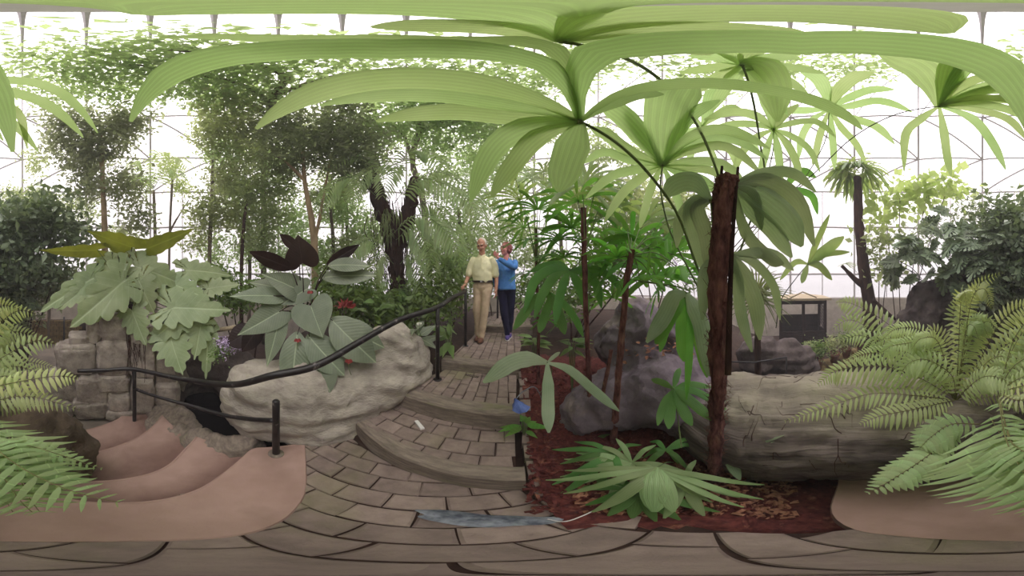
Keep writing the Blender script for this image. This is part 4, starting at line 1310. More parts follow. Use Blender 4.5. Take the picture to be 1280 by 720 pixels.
fan_px(lp5, (842, 486), 1.12, [([(830, 505), (822, 532)], 9, -0.05), ([(838, 510), (836, 536)], 12, -0.05), ([(852, 508), (865, 532)], 12, -0.05), ([(862, 500), (895, 527)], 12, -0.05), ([(872, 490), (908, 512)], 9, 0.0), ([(828, 478), (814, 474)], 8, 0.1), ([(846, 470), (850, 460)], 8, 0.1), ([(862, 480), (890, 484)], 8, 0.05)], 'leaf_lady', [(846, 510, 1.15), (850, 545, 1.2), (852, 560, 1.2)], 0.004, 0.5)

# fans lying and drooping over the mulch
lp6 = thing('lady_palm', G(830, 590, 0.06), 'low spreading palm whose pale fans lie over the mulch by the big stem', 'palm')


def floor_fan(hub, z, tips, mat):
    h = G(hub[0], hub[1], z)
    fr = obj('frond', MB().tube(stalk_pts(h, G(hub[0] + 20, hub[1] - 6, max(0.02, z - 0.2)), V(0, 0, 0.03), 6), 0.004, 6), 'stalk_green', lp6)
    for tx, ty, tz, w in tips:
        w *= 0.5
        q = G(tx, ty, tz)
        mid = (h + q) / 2 + UP * 0.05
        leaflet(fr, [h, h + (q - h) * 0.25 + UP * 0.03, mid, q], w * 0.0046 * (q - CAM).length / 2, mat, 1.2, 0.12, 12, 0.1)


floor_fan((822, 584), 0.30, [(682, 600, 0.2, 13), (704, 617, 0.2, 14), (706, 588, 0.2, 11), (818, 640, 0.12, 40), (842, 640, 0.12, 28), (956, 606, 0.2, 12), (954, 624, 0.15, 13), (930, 634, 0.12, 12), (740, 640, 0.1, 20), (890, 628, 0.1, 14)], 'leaf_floor')
floor_fan((768, 566), 0.24, [(690, 562, 0.15, 12), (700, 580, 0.15, 12), (690, 606, 0.08, 14), (718, 552, 0.2, 10), (802, 556, 0.2, 9), (745, 612, 0.08, 14), (700, 618, 0.05, 16), (780, 610, 0.1, 12)], 'leaf_lady')
floor_fan((832, 562), 0.26, [(804, 572, 0.15, 10), (870, 548, 0.25, 10), (848, 580, 0.15, 10), (862, 588, 0.15, 10), (880, 558, 0.2, 10), (812, 552, 0.25, 10), (800, 590, 0.1, 12)], 'leaf_lady')
floor_fan((800, 610), 0.12, [(745, 600, 0.1, 14), (770, 640, 0.04, 15), (820, 652, 0.03, 15), (870, 620, 0.08, 14), (730, 632, 0.05, 14), (760, 645, 0.04, 18), (850, 650, 0.03, 18), (720, 610, 0.06, 16), (900, 640, 0.04, 16), (790, 648, 0.03, 20)], 'leaf_lady')
floor_fan((790, 578), 0.2, [(700, 596, 0.12, 12), (745, 556, 0.25, 11), (860, 590, 0.16, 12), (705, 574, 0.16, 11), (720, 566, 0.2, 12), (716, 592, 0.15, 14), (730, 604, 0.12, 13), (760, 622, 0.08, 15), (800, 628, 0.08, 15), (840, 600, 0.15, 12), (820, 556, 0.3, 10), (770, 548, 0.3, 10)], 'leaf_floor')
floor_fan((855, 600), 0.16, [(800, 628, 0.06, 15), (830, 648, 0.05, 16), (880, 645, 0.05, 16), (925, 622, 0.1, 13), (910, 600, 0.16, 12), (870, 575, 0.25, 10)], 'leaf_floor')
floor_fan((908, 572), 0.22, [(980, 544, 0.55, 12), (968, 552, 0.5, 8), (925, 600, 0.2, 20), (870, 556, 0.28, 9), (940, 585, 0.15, 16)], 'leaf_grey')

# small broad-leaved plants in the bed
for k, (px, py, label) in enumerate([(655, 532, 'small bright green plant at the bed edge under the blue bloom'), (668, 425, 'low leafy plant by the upper kerb below the blue-clad visitor'), (715, 430, 'pale green seedling clump between the thin palm stems'), (740, 552, 'small seedling at the foot of the paired palm stems')]):
    b = P(px, py, (1.22, 2.3, 1.75, 1.18)[k])
    b.z = ground_z(b.x, b.y)
    pl = thing('leafy_plant', b, label, 'plant')
    rr = random.Random(60 + k)
    top = P(px, py, math.hypot(b.x, b.y))
    for i in range((11, 16, 14, 6)[k]):
        a = rr.uniform(0, 6.28)
        L = (0.15, 0.2, 0.16, 0.1)[k] * rr.uniform(0.7, 1.2)
        o = V(math.cos(a), math.sin(a), rr.uniform(-0.1, 0.5))
        q = top + V(0, 0, rr.uniform(-0.06, 0.04))
        lf_ = obj('leaf', MB().blade(q + o * 0.03, q + o * (0.03 + L), UP + V(rr.uniform(-0.3, 0.3), rr.uniform(-0.6, 0), 0), L * 0.36, LANCE, 0.3, 0.15), 'leaf_under' if k else 'leaf_vivid', pl)
        obj('stalk', MB().tube(stalk_pts(q + o * 0.04, b, V(0, 0, 0.02), 4), 0.003, 5), 'stalk_green', lf_)
bf = thing('blue_flower', G(655, 520, 0.25), 'drooping blue trumpet-shaped flower on a curved grey stalk at the bed edge', 'flower')
c = S(648, 506, 1.36)
mb = MB()
ring = []
for i, (r_, z_) in enumerate(((0.008, 0.055), (0.018, 0.03), (0.034, 0.0), (0.058, -0.035))):
    for j in range(20):
        a = 2 * math.pi * j / 20
        q = r_ * (1 + 0.16 * math.cos(5 * a) * (i / 3))
        ring.append(c + V(q * math.cos(a) - z_ * 0.4, q * math.sin(a), z_ + 0.012 * math.cos(5 * a) * (i / 3)))
mb.add(ring, [(i * 20 + j, i * 20 + (j + 1) % 20, (i + 1) * 20 + (j + 1) % 20, (i + 1) * 20 + j) for i in range(3) for j in range(20)])
obj('petals', mb, 'petal_blue', bf)
obj('stalk', MB().tube(curve([c + V(-0.02, 0, 0.05), S(656, 488, 1.38), S(672, 487, 1.42), G(684, 520, 0.1)], 14), 0.004, 6), 'cloth_slate', bf)

# ------------------------------------------------------------------ big-leaved climbers on the pier and the pale boulder
def big_leaf(plant, root, base, tip, w, outline, mat, up=0.5, droop=0.15, cup=0.25, ruffle=0.0, nrm=None, smat='stalk_green', sr=0.008):
    """BASE and TIP: (px, py, range)."""
    a, b = S(*base), S(*tip)
    N = nrm or facing((a + b) / 2, up, 0.15)
    lf_ = obj('leaf', MB().blade(a, b, N, w * 0.0046 * (base[2] + tip[2]) / 2, outline, droop, cup, 3, ruffle), mat, plant)
    obj('stalk', MB().tube(stalk_pts(a + (b - a) * 0.06, root, V(0, 0, 0.07), 8), [sr * (0.7 + 0.5 * i / 8) for i in range(9)], 6), smat, lf_)
    return lf_


ph = thing('philodendron', S(160, 395, 2.55), 'climber with large toothed arrow-shaped leaves sprawling over the stone pier', 'plant')
root = S(160, 378, 2.6)
for i, (b, tp, w, m, up) in enumerate([
        ((160, 347, 2.35), (86, 408, 2.1), 62, 'leaf_philo', .35), ((122, 345, 2.45), (44, 386, 2.35), 34, 'leaf_philo', .5), ((172, 348, 2.35), (192, 390, 2.2), 46, 'leaf_philo', .25), ((205, 384, 2.3), (290, 384, 2.2), 52, 'leaf_philo', .45),
        ((165, 332, 2.5), (236, 352, 2.4), 44, 'leaf_philo', .5), ((238, 384, 2.3), (182, 428, 2.15), 46, 'leaf_philo', .25), ((212, 418, 2.3), (228, 468, 2.15), 54, 'leaf_philo', .2), ((252, 402, 2.3), (243, 448, 2.15), 36, 'leaf_philo', .2),
        ((260, 414, 2.35), (257, 472, 2.2), 28, 'leaf_philo', .15), ((164, 385, 2.35), (182, 432, 2.2), 42, 'leaf_philo', .2), ((228, 338, 2.6), (292, 338, 2.55), 30, 'leaf_philo', .7), ((112, 358, 2.4), (70, 382, 2.25), 30, 'leaf_philo', .4),
        ((168, 310, 2.6), (108, 293, 2.45), 34, 'leaf_olive', -.9), ((126, 312, 2.6), (50, 323, 2.4), 22, 'leaf_olive', -.9), ((180, 312, 2.7), (246, 292, 2.6), 26, 'leaf_olive', -.6), ((255, 362, 2.5), (300, 352, 2.4), 30, 'leaf_philo', .6),
        ((148, 325, 2.6), (96, 345, 2.5), 34, 'leaf_philo', .7), ((190, 330, 2.65), (170, 352, 2.5), 40, 'leaf_philo', .6), ((215, 355, 2.5), (262, 372, 2.35), 36, 'leaf_philo', .5), ((140, 365, 2.35), (118, 402, 2.2), 34, 'leaf_philo', .3)]):
    big_leaf(ph, root + V(random.uniform(-.06, .06), random.uniform(-.06, .06), 0), b, tp, w, lobed(i * 0.7, 8, 0.30 if m == 'leaf_philo' else 0.10), m, up, 0.12 + 0.1 * (i % 3), 0.25, 0.006, smat='stalk_purple' if i % 3 == 0 else 'stalk_green')
stem(ph, [S(158, 460, 2.52), S(160, 425, 2.5), S(165, 395, 2.55), S(158, 365, 2.62)], [0.03, 0.035, 0.03], 'bark_dark', n=9)
ro = MB()
rr = random.Random(4)
for i in range(26):
    x = rr.uniform(160, 180)
    ro.tube(curve([S(x, 398, 2.42), S(x + rr.uniform(-4, 4), 425, 2.36), S(x + rr.uniform(-6, 6), rr.uniform(440, 480), 2.36)], 8), 0.003, 4)
obj('aerial_roots', ro, 'bark_dark', ph, kind='stuff')

ar = thing('aroid', S(385, 395, 1.75), 'plant with big heart-shaped grey-green leaves and dark purple backs on the pale boulder', 'plant')
root = S(382, 392, 1.82)
for i, (b, tp, w, m, up, o) in enumerate([
        ((388, 381, 1.66), (403, 421, 1.55), 58, 'leaf_aroid', .15, HEART), ((372, 414, 1.68), (362, 490, 1.58), 38, 'leaf_aroid', .2, OVAL), ((384, 418, 1.66), (432, 468, 1.56), 40, 'leaf_aroid', .2, OVAL), ((396, 455, 1.62), (413, 490, 1.55), 36, 'leaf_aroid', .2, OVAL),
        ((413, 398, 1.66), (472, 452, 1.58), 46, 'leaf_aroid', .3, OVAL), ((366, 336, 1.7), (311, 317, 1.6), 20, 'leaf_purple', -.4, OVAL), ((378, 330, 1.68), (372, 294, 1.62), 46, 'leaf_purple', -.2, HEART), ((374, 312, 1.72), (349, 293, 1.7), 14, 'leaf_purple', -.2, OVAL),
        ((402, 347, 1.75), (470, 340, 1.62), 24, 'leaf_aroid', .6, OVAL), ((408, 331, 1.75), (450, 306, 1.7), 14, 'leaf_purple', -.2, OVAL), ((376, 364, 1.75), (328, 340, 1.65), 34, 'leaf_aroid', .6, HEART), ((345, 370, 1.72), (287, 366, 1.65), 26, 'leaf_aroid', .7, HEART),
        ((352, 388, 1.7), (296, 418, 1.62), 36, 'leaf_aroid', .3, HEART), ((348, 404, 1.68), (334, 458, 1.6), 28, 'leaf_aroid', .2, HEART), ((410, 332, 1.7), (462, 328, 1.62), 22, 'leaf_aroid', .6, OVAL), ((420, 405, 1.72), (482, 432, 1.66), 36, 'leaf_aroid', .4, OVAL),
        ((356, 362, 1.8), (312, 350, 1.78), 26, 'leaf_aroid', .8, HEART), ((386, 360, 1.75), (350, 380, 1.66), 30, 'leaf_aroid', .4, HEART), ((402, 440, 1.7), (384, 478, 1.58), 30, 'leaf_aroid', .2, OVAL), ((330, 400, 1.8), (300, 440, 1.85), 26, 'leaf_purple', .3, OVAL), ((318, 410, 1.9), (282, 430, 1.95), 30, 'leaf_purple', .3, OVAL)]):
    big_leaf(ar, root + V(random.uniform(-.04, .04), random.uniform(-.04, .04), 0), b, tp, w, o, m, up, 0.12, 0.22, 0.002, smat='stalk_purple', sr=0.006)
bl = thing('dark_red_plant', S(432, 378, 2.3), 'small plant with a tuft of dark red leaves behind the heart-shaped ones', 'plant')
rr = random.Random(9)
for i in range(34):
    p0 = S(432 + rr.uniform(-5, 5), 385, 2.3)
    d = V(rr.gauss(0, 1), rr.gauss(0, 1), rr.uniform(0.1, 1.2)).normalized()
    obj('leaf', MB().blade(p0 + d * 0.03, p0 + d * rr.uniform(0.09, 0.17), facing(p0, 0.5, 0.8), 0.035, LANCE, 0.2, 0.2, 2), 'petal_red', bl)
for nm, px, py, rg, mt, lab in (('flower', 436, 450, 1.5, 'petal_red', 'small brick-red spent bloom hanging below the large leaves'), ('flower', 388, 364, 1.66, 'petal_red', 'reddish bud with a white tip above the heart-shaped leaf'), ('flower', 524, 406, 2.2, 'petal_white', 'single white flower among leaves behind the railing'), ('flower', 372, 424, 1.6, 'petal_red', 'small red bud between the hanging leaves')):
    c = S(px, py, rg)
    fl = thing(nm, c, lab, 'flower')
    for k in range(4):
        d = V(math.cos(k * 1.6 + px), math.sin(k * 1.6 + px), 0.3)
        obj('petal', MB().blade(c, c + d * 0.035 + UP * (-0.03 if mt == 'petal_red' else 0.015), facing(c, 0.3, 0.3), 0.03, OVAL, 0.1, 0.3, 2), mt, fl)
    obj('stalk', MB().tube([c, c - UP * 0.08, c - UP * 0.14 + V(0.01, 0.02, 0)], 0.003, 5), 'stalk_green', fl)
lc = thing('lilac_cluster', S(285, 432, 2.0), 'small mauve-leaved ground plant in the dark gap over the pond', 'plant')
leaf_cloud('leaves', [(S(285, 432, 2.1), (0.13, 0.13, 0.08))], 420, 0.03, 'petal_lilac', lc, 3)
leaf_cloud('leaves', [(S(275, 440, 2.1), (0.16, 0.13, 0.08))], 300, 0.035, 'leaf_under', lc, 4)
tag(obj('timber_beam', MB().tube([S(262, 414, 2.5), S(330, 402, 2.3)], 0.03, 8), 'timber_tan'), 'pale timber rail lying behind the mauve ground plant', 'timber')


# ------------------------------------------------------------------ ferns
def fern_frond(plant, pts, plen, pairs, mat, indiv, seed, face=0.6, smat='rachis', droop=0.25, wr=0.26, n=22, jit=0.06, shape=0.55):
    """One frond: a rachis, and its leaflets in pairs, each its own piece where they are large."""
    rr = random.Random(seed)
    q = curve(pts, 60)
    fr = obj('frond', MB().tube(q[::3], [0.0035 * (1 - 0.75 * i / 20) for i in range(21)], 5), smat, plant)
    allb = MB()
    for i in range(pairs):
        t = 0.08 + 0.91 * i / (pairs - 1)
        x = t * 60
        k = min(int(x), 59)
        p = q[k].lerp(q[k + 1], x - k)
        T = (q[k + 1] - q[k]).normalized()
        N = facing(p, face)
        N = (N - T * N.dot(T)).normalized()
        Sd = T.cross(N)
        L = plen * (min(1, 0.45 + 1.6 * t) if t < 0.35 else 1.0) * (1 - max(0, (t - shape) / (1 - shape)) ** 1.5 * 0.9)
        for s in (-1, 1):
            l = L * rr.uniform(0.9, 1.08)
            d = (Sd * s * 0.93 + T * (0.30 + 0.25 * t) + N * rr.uniform(-jit, jit)).normalized()
            e = p + d * l - UP * droop * l
            m = (p + e) / 2 + N * l * 0.10
            hw = l * wr / 2
            mb = MB() if indiv else allb
            mb.ribbon([p, p.lerp(m, 0.45), m, m.lerp(e, 0.6), e], lambda u: hw * (0.35 + 2.6 * u if u < 0.25 else (1.0 if u < 0.5 else max(0.05, 1 - ((u - 0.5) / 0.5) ** 1.3))), N + T * 0.2, 2, 0, 0.25)
            if indiv:
                obj('leaflet', mb, mat, fr)
    if not indiv:
        obj('leaflets', allb, mat, fr, kind='stuff')
    return fr


f1 = thing('fern', S(1200, 505, 1.35), 'large bright sword fern growing on top of the fallen log', 'fern')
c0 = (1195, 500, 1.4)
for i, (way, pl, pairs, mat, ind, fc) in enumerate([
        ([(1160, 455, 1.45), (1110, 405, 1.5), (1066, 380, 1.55), (1045, 378, 1.55)], 0.14, 30, 'leaf_fern', True, .5),
        ([(1165, 470, 1.4), (1125, 440, 1.4), (1080, 420, 1.38), (1050, 425, 1.35)], 0.13, 26, 'leaf_fern', False, .7),
        ([(1155, 475, 1.35), (1105, 458, 1.3), (1050, 462, 1.28), (1022, 480, 1.26)], 0.14, 30, 'leaf_fern', True, .9),
        ([(1150, 495, 1.3), (1090, 492, 1.25), (1030, 510, 1.22), (980, 527, 1.2)], 0.10, 32, 'leaf_fern', True, 1.0),
        ([(1198, 440, 1.4), (1205, 390, 1.42), (1222, 356, 1.42), (1254, 340, 1.4)], 0.10, 30, 'leaf_fern_pale', False, .1),
        ([(1188, 450, 1.4), (1180, 425, 1.4), (1166, 412, 1.38), (1158, 425, 1.36)], 0.10, 20, 'leaf_fern', False, .3),
        ([(1225, 450, 1.4), (1252, 402, 1.42), (1282, 382, 1.42), (1310, 388, 1.4)], 0.13, 28, 'leaf_fern_pale', False, .2),
        ([(1230, 465, 1.35), (1262, 428, 1.32), (1296, 415, 1.3), (1330, 420, 1.28)], 0.14, 28, 'leaf_fern', False, .4),
        ([(1232, 480, 1.3), (1262, 462, 1.25), (1300, 458, 1.2), (1345, 470, 1.15)], 0.13, 26, 'leaf_fern', False, .7),
        ([(1205, 455, 1.38), (1215, 425, 1.36), (1232, 402, 1.32), (1246, 410, 1.3)], 0.12, 24, 'leaf_fern', False, .3),
        ([(1190, 470, 1.3), (1160, 450, 1.22), (1135, 455, 1.18), (1120, 480, 1.15)], 0.12, 22, 'leaf_fern', False, .7),
        ([(1172, 505, 1.3), (1140, 512, 1.22), (1100, 520, 1.16), (1075, 530, 1.12)], 0.11, 22, 'leaf_fern', False, 1.0),
        ([(1215, 480, 1.3), (1235, 470, 1.22), (1262, 478, 1.15), (1290, 505, 1.1)], 0.12, 22, 'leaf_fern', False, .8),
        ([(1205, 430, 1.5), (1192, 400, 1.55), (1195, 380, 1.56), (1204, 375, 1.56)], 0.10, 20, 'leaf_fern', False, .2),
        ([(1130, 450, 1.5), (1085, 410, 1.6), (1060, 400, 1.65), (1040, 412, 1.66)], 0.13, 22, 'leaf_fern', False, .5)]):
    fern_frond(f1, [S(*c0)] + [S(*w) for w in way], pl, pairs, mat, ind, i, fc, wr=0.21)
rr = random.Random(77)
for i in range(16):
    a = rr.uniform(-2.9, 0.25)
    l = rr.uniform(85, 150)
    dx, dy = math.cos(a) * l, math.sin(a) * l * 0.95
    q = rr.uniform(1.15, 1.55)
    fern_frond(f1, [S(*c0), S(1198 + dx * 0.4, 490 + dy * 0.75 - 12, (1.4 + q) / 2), S(1200 + dx * 0.8, 486 + dy * 0.98, q), S(1202 + dx * 1.05, 488 + dy * 0.8, q - 0.03)], 0.085, 30, 'leaf_fern', False, 120 + i, rr.uniform(0.2, 0.7), wr=0.19)
f2 = thing('fern', S(1262, 545, 0.95), 'broad fern fronds with long leaflets hanging over the log close to the landing', 'fern')
fern_frond(f2, [S(1200, 540, 1.15), S(1170, 562, 1.05), S(1130, 590, 0.98), S(1084, 616, 0.92)], 0.10, 20, 'leaf_fern_near', True, 31, 1.0, wr=0.36)
fern_frond(f2, [S(1238, 522, 1.12), S(1256, 552, 0.98), S(1274, 590, 0.86), S(1296, 640, 0.78)], 0.34, 18, 'leaf_fern_near', True, 32, 1.0, wr=0.085, droop=0.1, shape=0.4)
fern_frond(f2, [S(1290, 540, 1.05), S(1296, 565, 0.92), S(1306, 600, 0.82), S(1330, 640, 0.75)], 0.22, 18, 'leaf_fern_near', True, 33, 1.0, wr=0.12, droop=0.1)
fern_frond(f2, [S(1225, 530, 1.2), S(1190, 530, 1.1), S(1165, 545, 1.05), S(1150, 560, 1.02)], 0.12, 14, 'leaf_fern_near', True, 34, .9, wr=0.3)
f3 = thing('fern', S(-30, 480, 1.2), 'fern with pale yellow-green fronds reaching over the brown boulder', 'fern')
for i, (way, pl, pairs, mat, ind, fc, wr) in enumerate([
        ([(0, 482, 1.05), (40, 474, 1.0), (75, 470, 0.98), (97, 473, 0.97)], 0.085, 17, 'leaf_fern_pale', True, .6, .3),
        ([(-15, 460, 1.15), (15, 440, 1.12), (45, 426, 1.1), (70, 430, 1.08)], 0.09, 18, 'leaf_fern', True, .5, .26),
        ([(-15, 430, 1.2), (5, 400, 1.2), (25, 388, 1.2), (45, 392, 1.18)], 0.08, 16, 'leaf_fern_pale', True, .2, .26),
        ([(-10, 500, 1.05), (25, 495, 1.0), (60, 500, .98), (100, 512, .97)], 0.08, 22, 'leaf_fern', False, .7, .26),
        ([(-10, 560, .9), (30, 556, .85), (80, 570, .82), (128, 586, .8)], 0.06, 22, 'leaf_fern_near', True, .9, .34),
        ([(-20, 545, .95), (0, 565, .8), (60, 602, .68), (150, 628, .62)], 0.14, 20, 'leaf_fern_near', True, 1.0, .16),
        ([(-25, 540, .95), (-10, 575, .82), (10, 605, .74), (40, 640, .7)], 0.16, 14, 'leaf_fern_near', True, 1.0, .15),
        ([(-10, 475, 1.1), (10, 470, 1.08), (28, 480, 1.05), (45, 500, 1.02)], 0.08, 16, 'leaf_fern', False, .6, .26),
        ([(-20, 450, 1.2), (-5, 420, 1.2), (8, 410, 1.2), (25, 420, 1.18)], 0.08, 16, 'leaf_fern', False, .4, .26)]):
    fern_frond(f3, [S(-32, 490, 1.2)] + [S(*w) for w in way], pl, pairs, mat, ind, 50 + i, fc, wr=wr)

# ------------------------------------------------------------------ trees and shrubs under the glass
def tree(name, label, cat, trunk, rad, crown, n, size, mat, bark, branches=(), seed=0, group=None, trunk2=None, **kw):
    """TRUNK: (px, py, d) points from the root up; CROWN: ((px, py, d), radii)."""
    pts = [PC(*w) for w in trunk]
    pts[0].z = min(pts[0].z, ground_z(pts[0].x, pts[0].y) - 0.05)
    tr = thing(name, pts[0], label, cat, group)
    stem(tr, pts, rad, bark, False, 10, 24, 'trunk', 0.3)
    for b in branches:
        stem(tr, [PC(*w) for w in b], [rad[-1] * 0.9, rad[-1] * 0.35] if len(rad) else 0.03, bark, False, 8, 14, 'branch', 0.3)
    leaf_cloud('foliage', [(PC(*c), r) for c, r in crown], int(n * 0.98), size * 1.7, mat, tr, seed, **kw)
    return tr


def bush(name, label, base, crown, n, size, mat, seed=0, cat='shrub', group=None, **kw):
    b = P(*base)
    b.z = ground_z(b.x, b.y)
    tr = thing(name, b, label, cat, group)
    for k, (c, r) in enumerate(crown):
        stem(tr, [b + V(0.05 * k - 0.1, 0.03 * k, -0.05), (b + P(*c)) / 2 + V(0.05, 0, 0), P(*c)], [0.02, 0.012], 'bark_dark', False, 6, 8, 'stem', 0.2)
    leaf_cloud('foliage', [(PC(*c), r) for c, r in crown], int(n * 0.95), size * 1.6, mat, tr, seed, **kw)
    return tr


tree('tree', 'slim pale-barked tree with dark leaves left of the stone pier', 'tree', [(131, 420, 4.6), (131, 300, 4.6), (129, 240, 4.6), (127, 200, 4.6), (126, 170, 4.6)], [0.10, 0.085, 0.07, 0.05],
     [((128, 185, 4.4), (0.7, 0.7, 0.5)), ((100, 205, 4.8), (0.7, 0.6, 0.5)), ((90, 160, 4.8), (0.9, 0.7, 0.5)), ((155, 235, 4.5), (0.45, 0.5, 0.6)), ((160, 165, 4.4), (0.6, 0.6, 0.4)), ((112, 235, 4.9), (0.55, 0.5, 0.45)), ((150, 150, 4.6), (0.5, 0.6, 0.3)), ((80, 185, 4.6), (0.5, 0.5, 0.3)), ((170, 275, 4.6), (0.3, 0.4, 0.5))],
     9000, 0.085, 'leaf_tree_dark', 'bark_pale', [[(127, 200, 4.6), (145, 185, 4.5), (158, 170, 4.4)], [(128, 190, 4.6), (112, 160, 4.7), (95, 150, 4.8)]], 1)
bush('shrub', 'big dark leathery shrub standing left of the slim pale-barked tree', (30, 440, 4.2), [((25, 290, 4.2), (0.9, 0.7, 0.5)), ((60, 270, 4.4), (0.7, 0.7, 0.4)), ((5, 330, 4.2), (0.8, 0.6, 0.6)), ((-30, 280, 4.4), (0.8, 0.6, 0.6)), ((85, 300, 4.6), (0.6, 0.6, 0.45)), ((45, 340, 4.3), (0.7, 0.6, 0.5))], 6500, 0.12, 'leaf_monstera', 2, aspect=0.5)
bush('shrub', 'low dark shrub in the shade above the far brick wall', (15, 430, 4.8), [((10, 370, 4.6), (0.6, 0.5, 0.35)), ((45, 365, 4.7), (0.6, 0.5, 0.3)), ((80, 350, 4.9), (0.5, 0.5, 0.4))], 2600, 0.10, 'leaf_tree_dark', 3)
tree('tree', 'thin tree fern with a pale feathery top against the white glass', 'tree', [(210, 400, 6.0), (212, 300, 6.0), (215, 230, 6.0), (214, 215, 6.0)], [0.05, 0.045, 0.05],
     [((214, 210, 6.0), (0.35, 0.35, 0.2)), ((228, 235, 6.2), (0.3, 0.3, 0.35))], 900, 0.07, 'leaf_lime', 'bark_grey', [[(212, 290, 6.0), (222, 272, 6.1), (236, 250, 6.2)]], 4)
tree('tree', 'leafy tree with a thin straight trunk between the tree fern and the forked one', 'tree', [(262, 410, 5.2), (262, 320, 5.2), (264, 260, 5.2), (266, 200, 5.2)], [0.07, 0.06, 0.045],
     [((262, 265, 5.0), (0.6, 0.6, 0.6)), ((285, 225, 5.3), (0.8, 0.7, 0.6)), ((275, 170, 5.3), (0.7, 0.7, 0.6)), ((300, 270, 5.4), (0.6, 0.6, 0.45)), ((310, 190, 5.5), (0.8, 0.7, 0.7)), ((290, 140, 5.2), (0.8, 0.7, 0.6)), ((245, 300, 5.3), (0.3, 0.4, 0.35))], 9500, 0.085, 'leaf_tree', 'bark_grey', [[(265, 230, 5.2), (285, 190, 5.3), (305, 165, 5.4)]], 5)
tree('tree', 'dark-stemmed bushy tree just behind the purple-backed plant', 'tree', [(302, 410, 4.6), (302, 330, 4.6), (306, 270, 4.7), (312, 230, 4.8)], [0.06, 0.05, 0.04],
     [((318, 240, 4.8), (0.6, 0.6, 0.5)), ((335, 270, 4.9), (0.5, 0.5, 0.5)), ((325, 300, 4.9), (0.5, 0.5, 0.35)), ((350, 230, 5.0), (0.5, 0.5, 0.5))], 4200, 0.08, 'leaf_tree', 'bark_dark', (), 6)
tree('tree', 'tall pale tree that forks above the purple-backed plant', 'tree', [(393, 420, 3.9), (394, 345, 3.9), (392, 295, 3.9), (386, 255, 3.9), (381, 228, 3.9), (378, 190, 3.9)], [0.10, 0.085, 0.06, 0.05],
     [((360, 195, 3.8), (0.7, 0.6, 0.4)), ((410, 190, 3.9), (0.7, 0.6, 0.4)), ((395, 165, 3.7), (0.8, 0.7, 0.35)), ((440, 205, 3.7), (0.6, 0.6, 0.3)), ((450, 180, 3.6), (0.6, 0.6, 0.35)), ((340, 160, 3.8), (0.8, 0.7, 0.4)), ((425, 150, 3.6), (0.8, 0.7, 0.4))], 10500, 0.075, 'leaf_tree_dark', 'bark_pale', [[(393, 305, 3.9), (401, 265, 3.9), (408, 226, 3.9), (414, 195, 3.9)], [(380, 225, 3.9), (360, 205, 3.8), (340, 190, 3.8)]], 7)
tree('tree', 'light green tree far behind between the forked trunk and the hanging-root palm', 'tree', [(432, 400, 6.4), (434, 300, 6.4), (432, 230, 6.4)], [0.08, 0.06],
     [((425, 255, 6.2), (0.9, 0.7, 0.9)), ((455, 290, 6.3), (0.6, 0.6, 0.7)), ((365, 280, 6.4), (0.8, 0.6, 0.8)), ((400, 320, 6.4), (0.9, 0.6, 0.5)), ((345, 325, 6.5), (0.7, 0.6, 0.5))], 7000, 0.095, 'leaf_tree_light', 'bark_grey', (), 8)
tree('tree', 'tall grey branching tree far behind the hanging-root palm', 'tree', [(540, 400, 6.6), (530, 260, 6.6), (516, 205, 6.5), (522, 170, 6.2), (530, 140, 6.0)], [0.14, 0.13, 0.10, 0.08],
     [((560, 170, 6.0), (1.2, 0.9, 0.8)), ((500, 140, 5.8), (1.0, 0.9, 0.6)), ((590, 210, 6.3), (0.9, 0.8, 0.7)), ((620, 150, 6.0), (1.1, 0.9, 0.8)), ((600, 250, 6.4), (0.9, 0.7, 0.7)), ((640, 220, 6.4), (0.8, 0.7, 0.8)), ((480, 165, 5.8), (0.6, 0.6, 0.5)), ((560, 130, 5.4), (1.1, 0.9, 0.5))], 12000, 0.085, 'leaf_tree_light', 'bark_grey', [[(516, 205, 6.5), (505, 170, 6.3), (480, 150, 6.1)], [(524, 165, 6.2), (560, 150, 6.0), (600, 150, 6.0)]], 9)
tree('tree', 'high light canopy tree reaching over the landing', 'tree', [(330, 400, 6.8), (330, 200, 6.6), (340, 130, 5.6), (360, 96, 4.4)], [0.12, 0.10, 0.07],
     [((300, 105, 4.0), (1.2, 0.9, 0.4)), ((220, 100, 3.6), (1.1, 0.9, 0.4)), ((160, 92, 3.4), (1.1, 0.9, 0.4)), ((380, 92, 3.4), (1.1, 1.0, 0.4)), ((480, 88, 3.2), (1.1, 1.0, 0.4)), ((90, 98, 3.6), (1.0, 0.9, 0.4)), ((260, 78, 2.6), (1.0, 1.0, 0.3)), ((620, 105, 3.8), (1.1, 0.9, 0.4)), ((120, 70, 2.2), (0.9, 0.9, 0.3)), ((700, 80, 2.4), (0.8, 0.8, 0.3)), ((880, 95, 3.0), (0.7, 0.7, 0.3)), ((1040, 80, 2.2), (0.7, 0.7, 0.3))], 15000, 0.07, 'leaf_tree_light', 'bark_grey',
     [[(340, 130, 5.6), (300, 105, 4.4), (240, 92, 3.4), (150, 80, 2.6)], [(345, 120, 5.4), (420, 95, 3.8), (520, 85, 3.0)], [(360, 96, 4.4), (300, 75, 2.6), (200, 62, 1.8)]], 10)

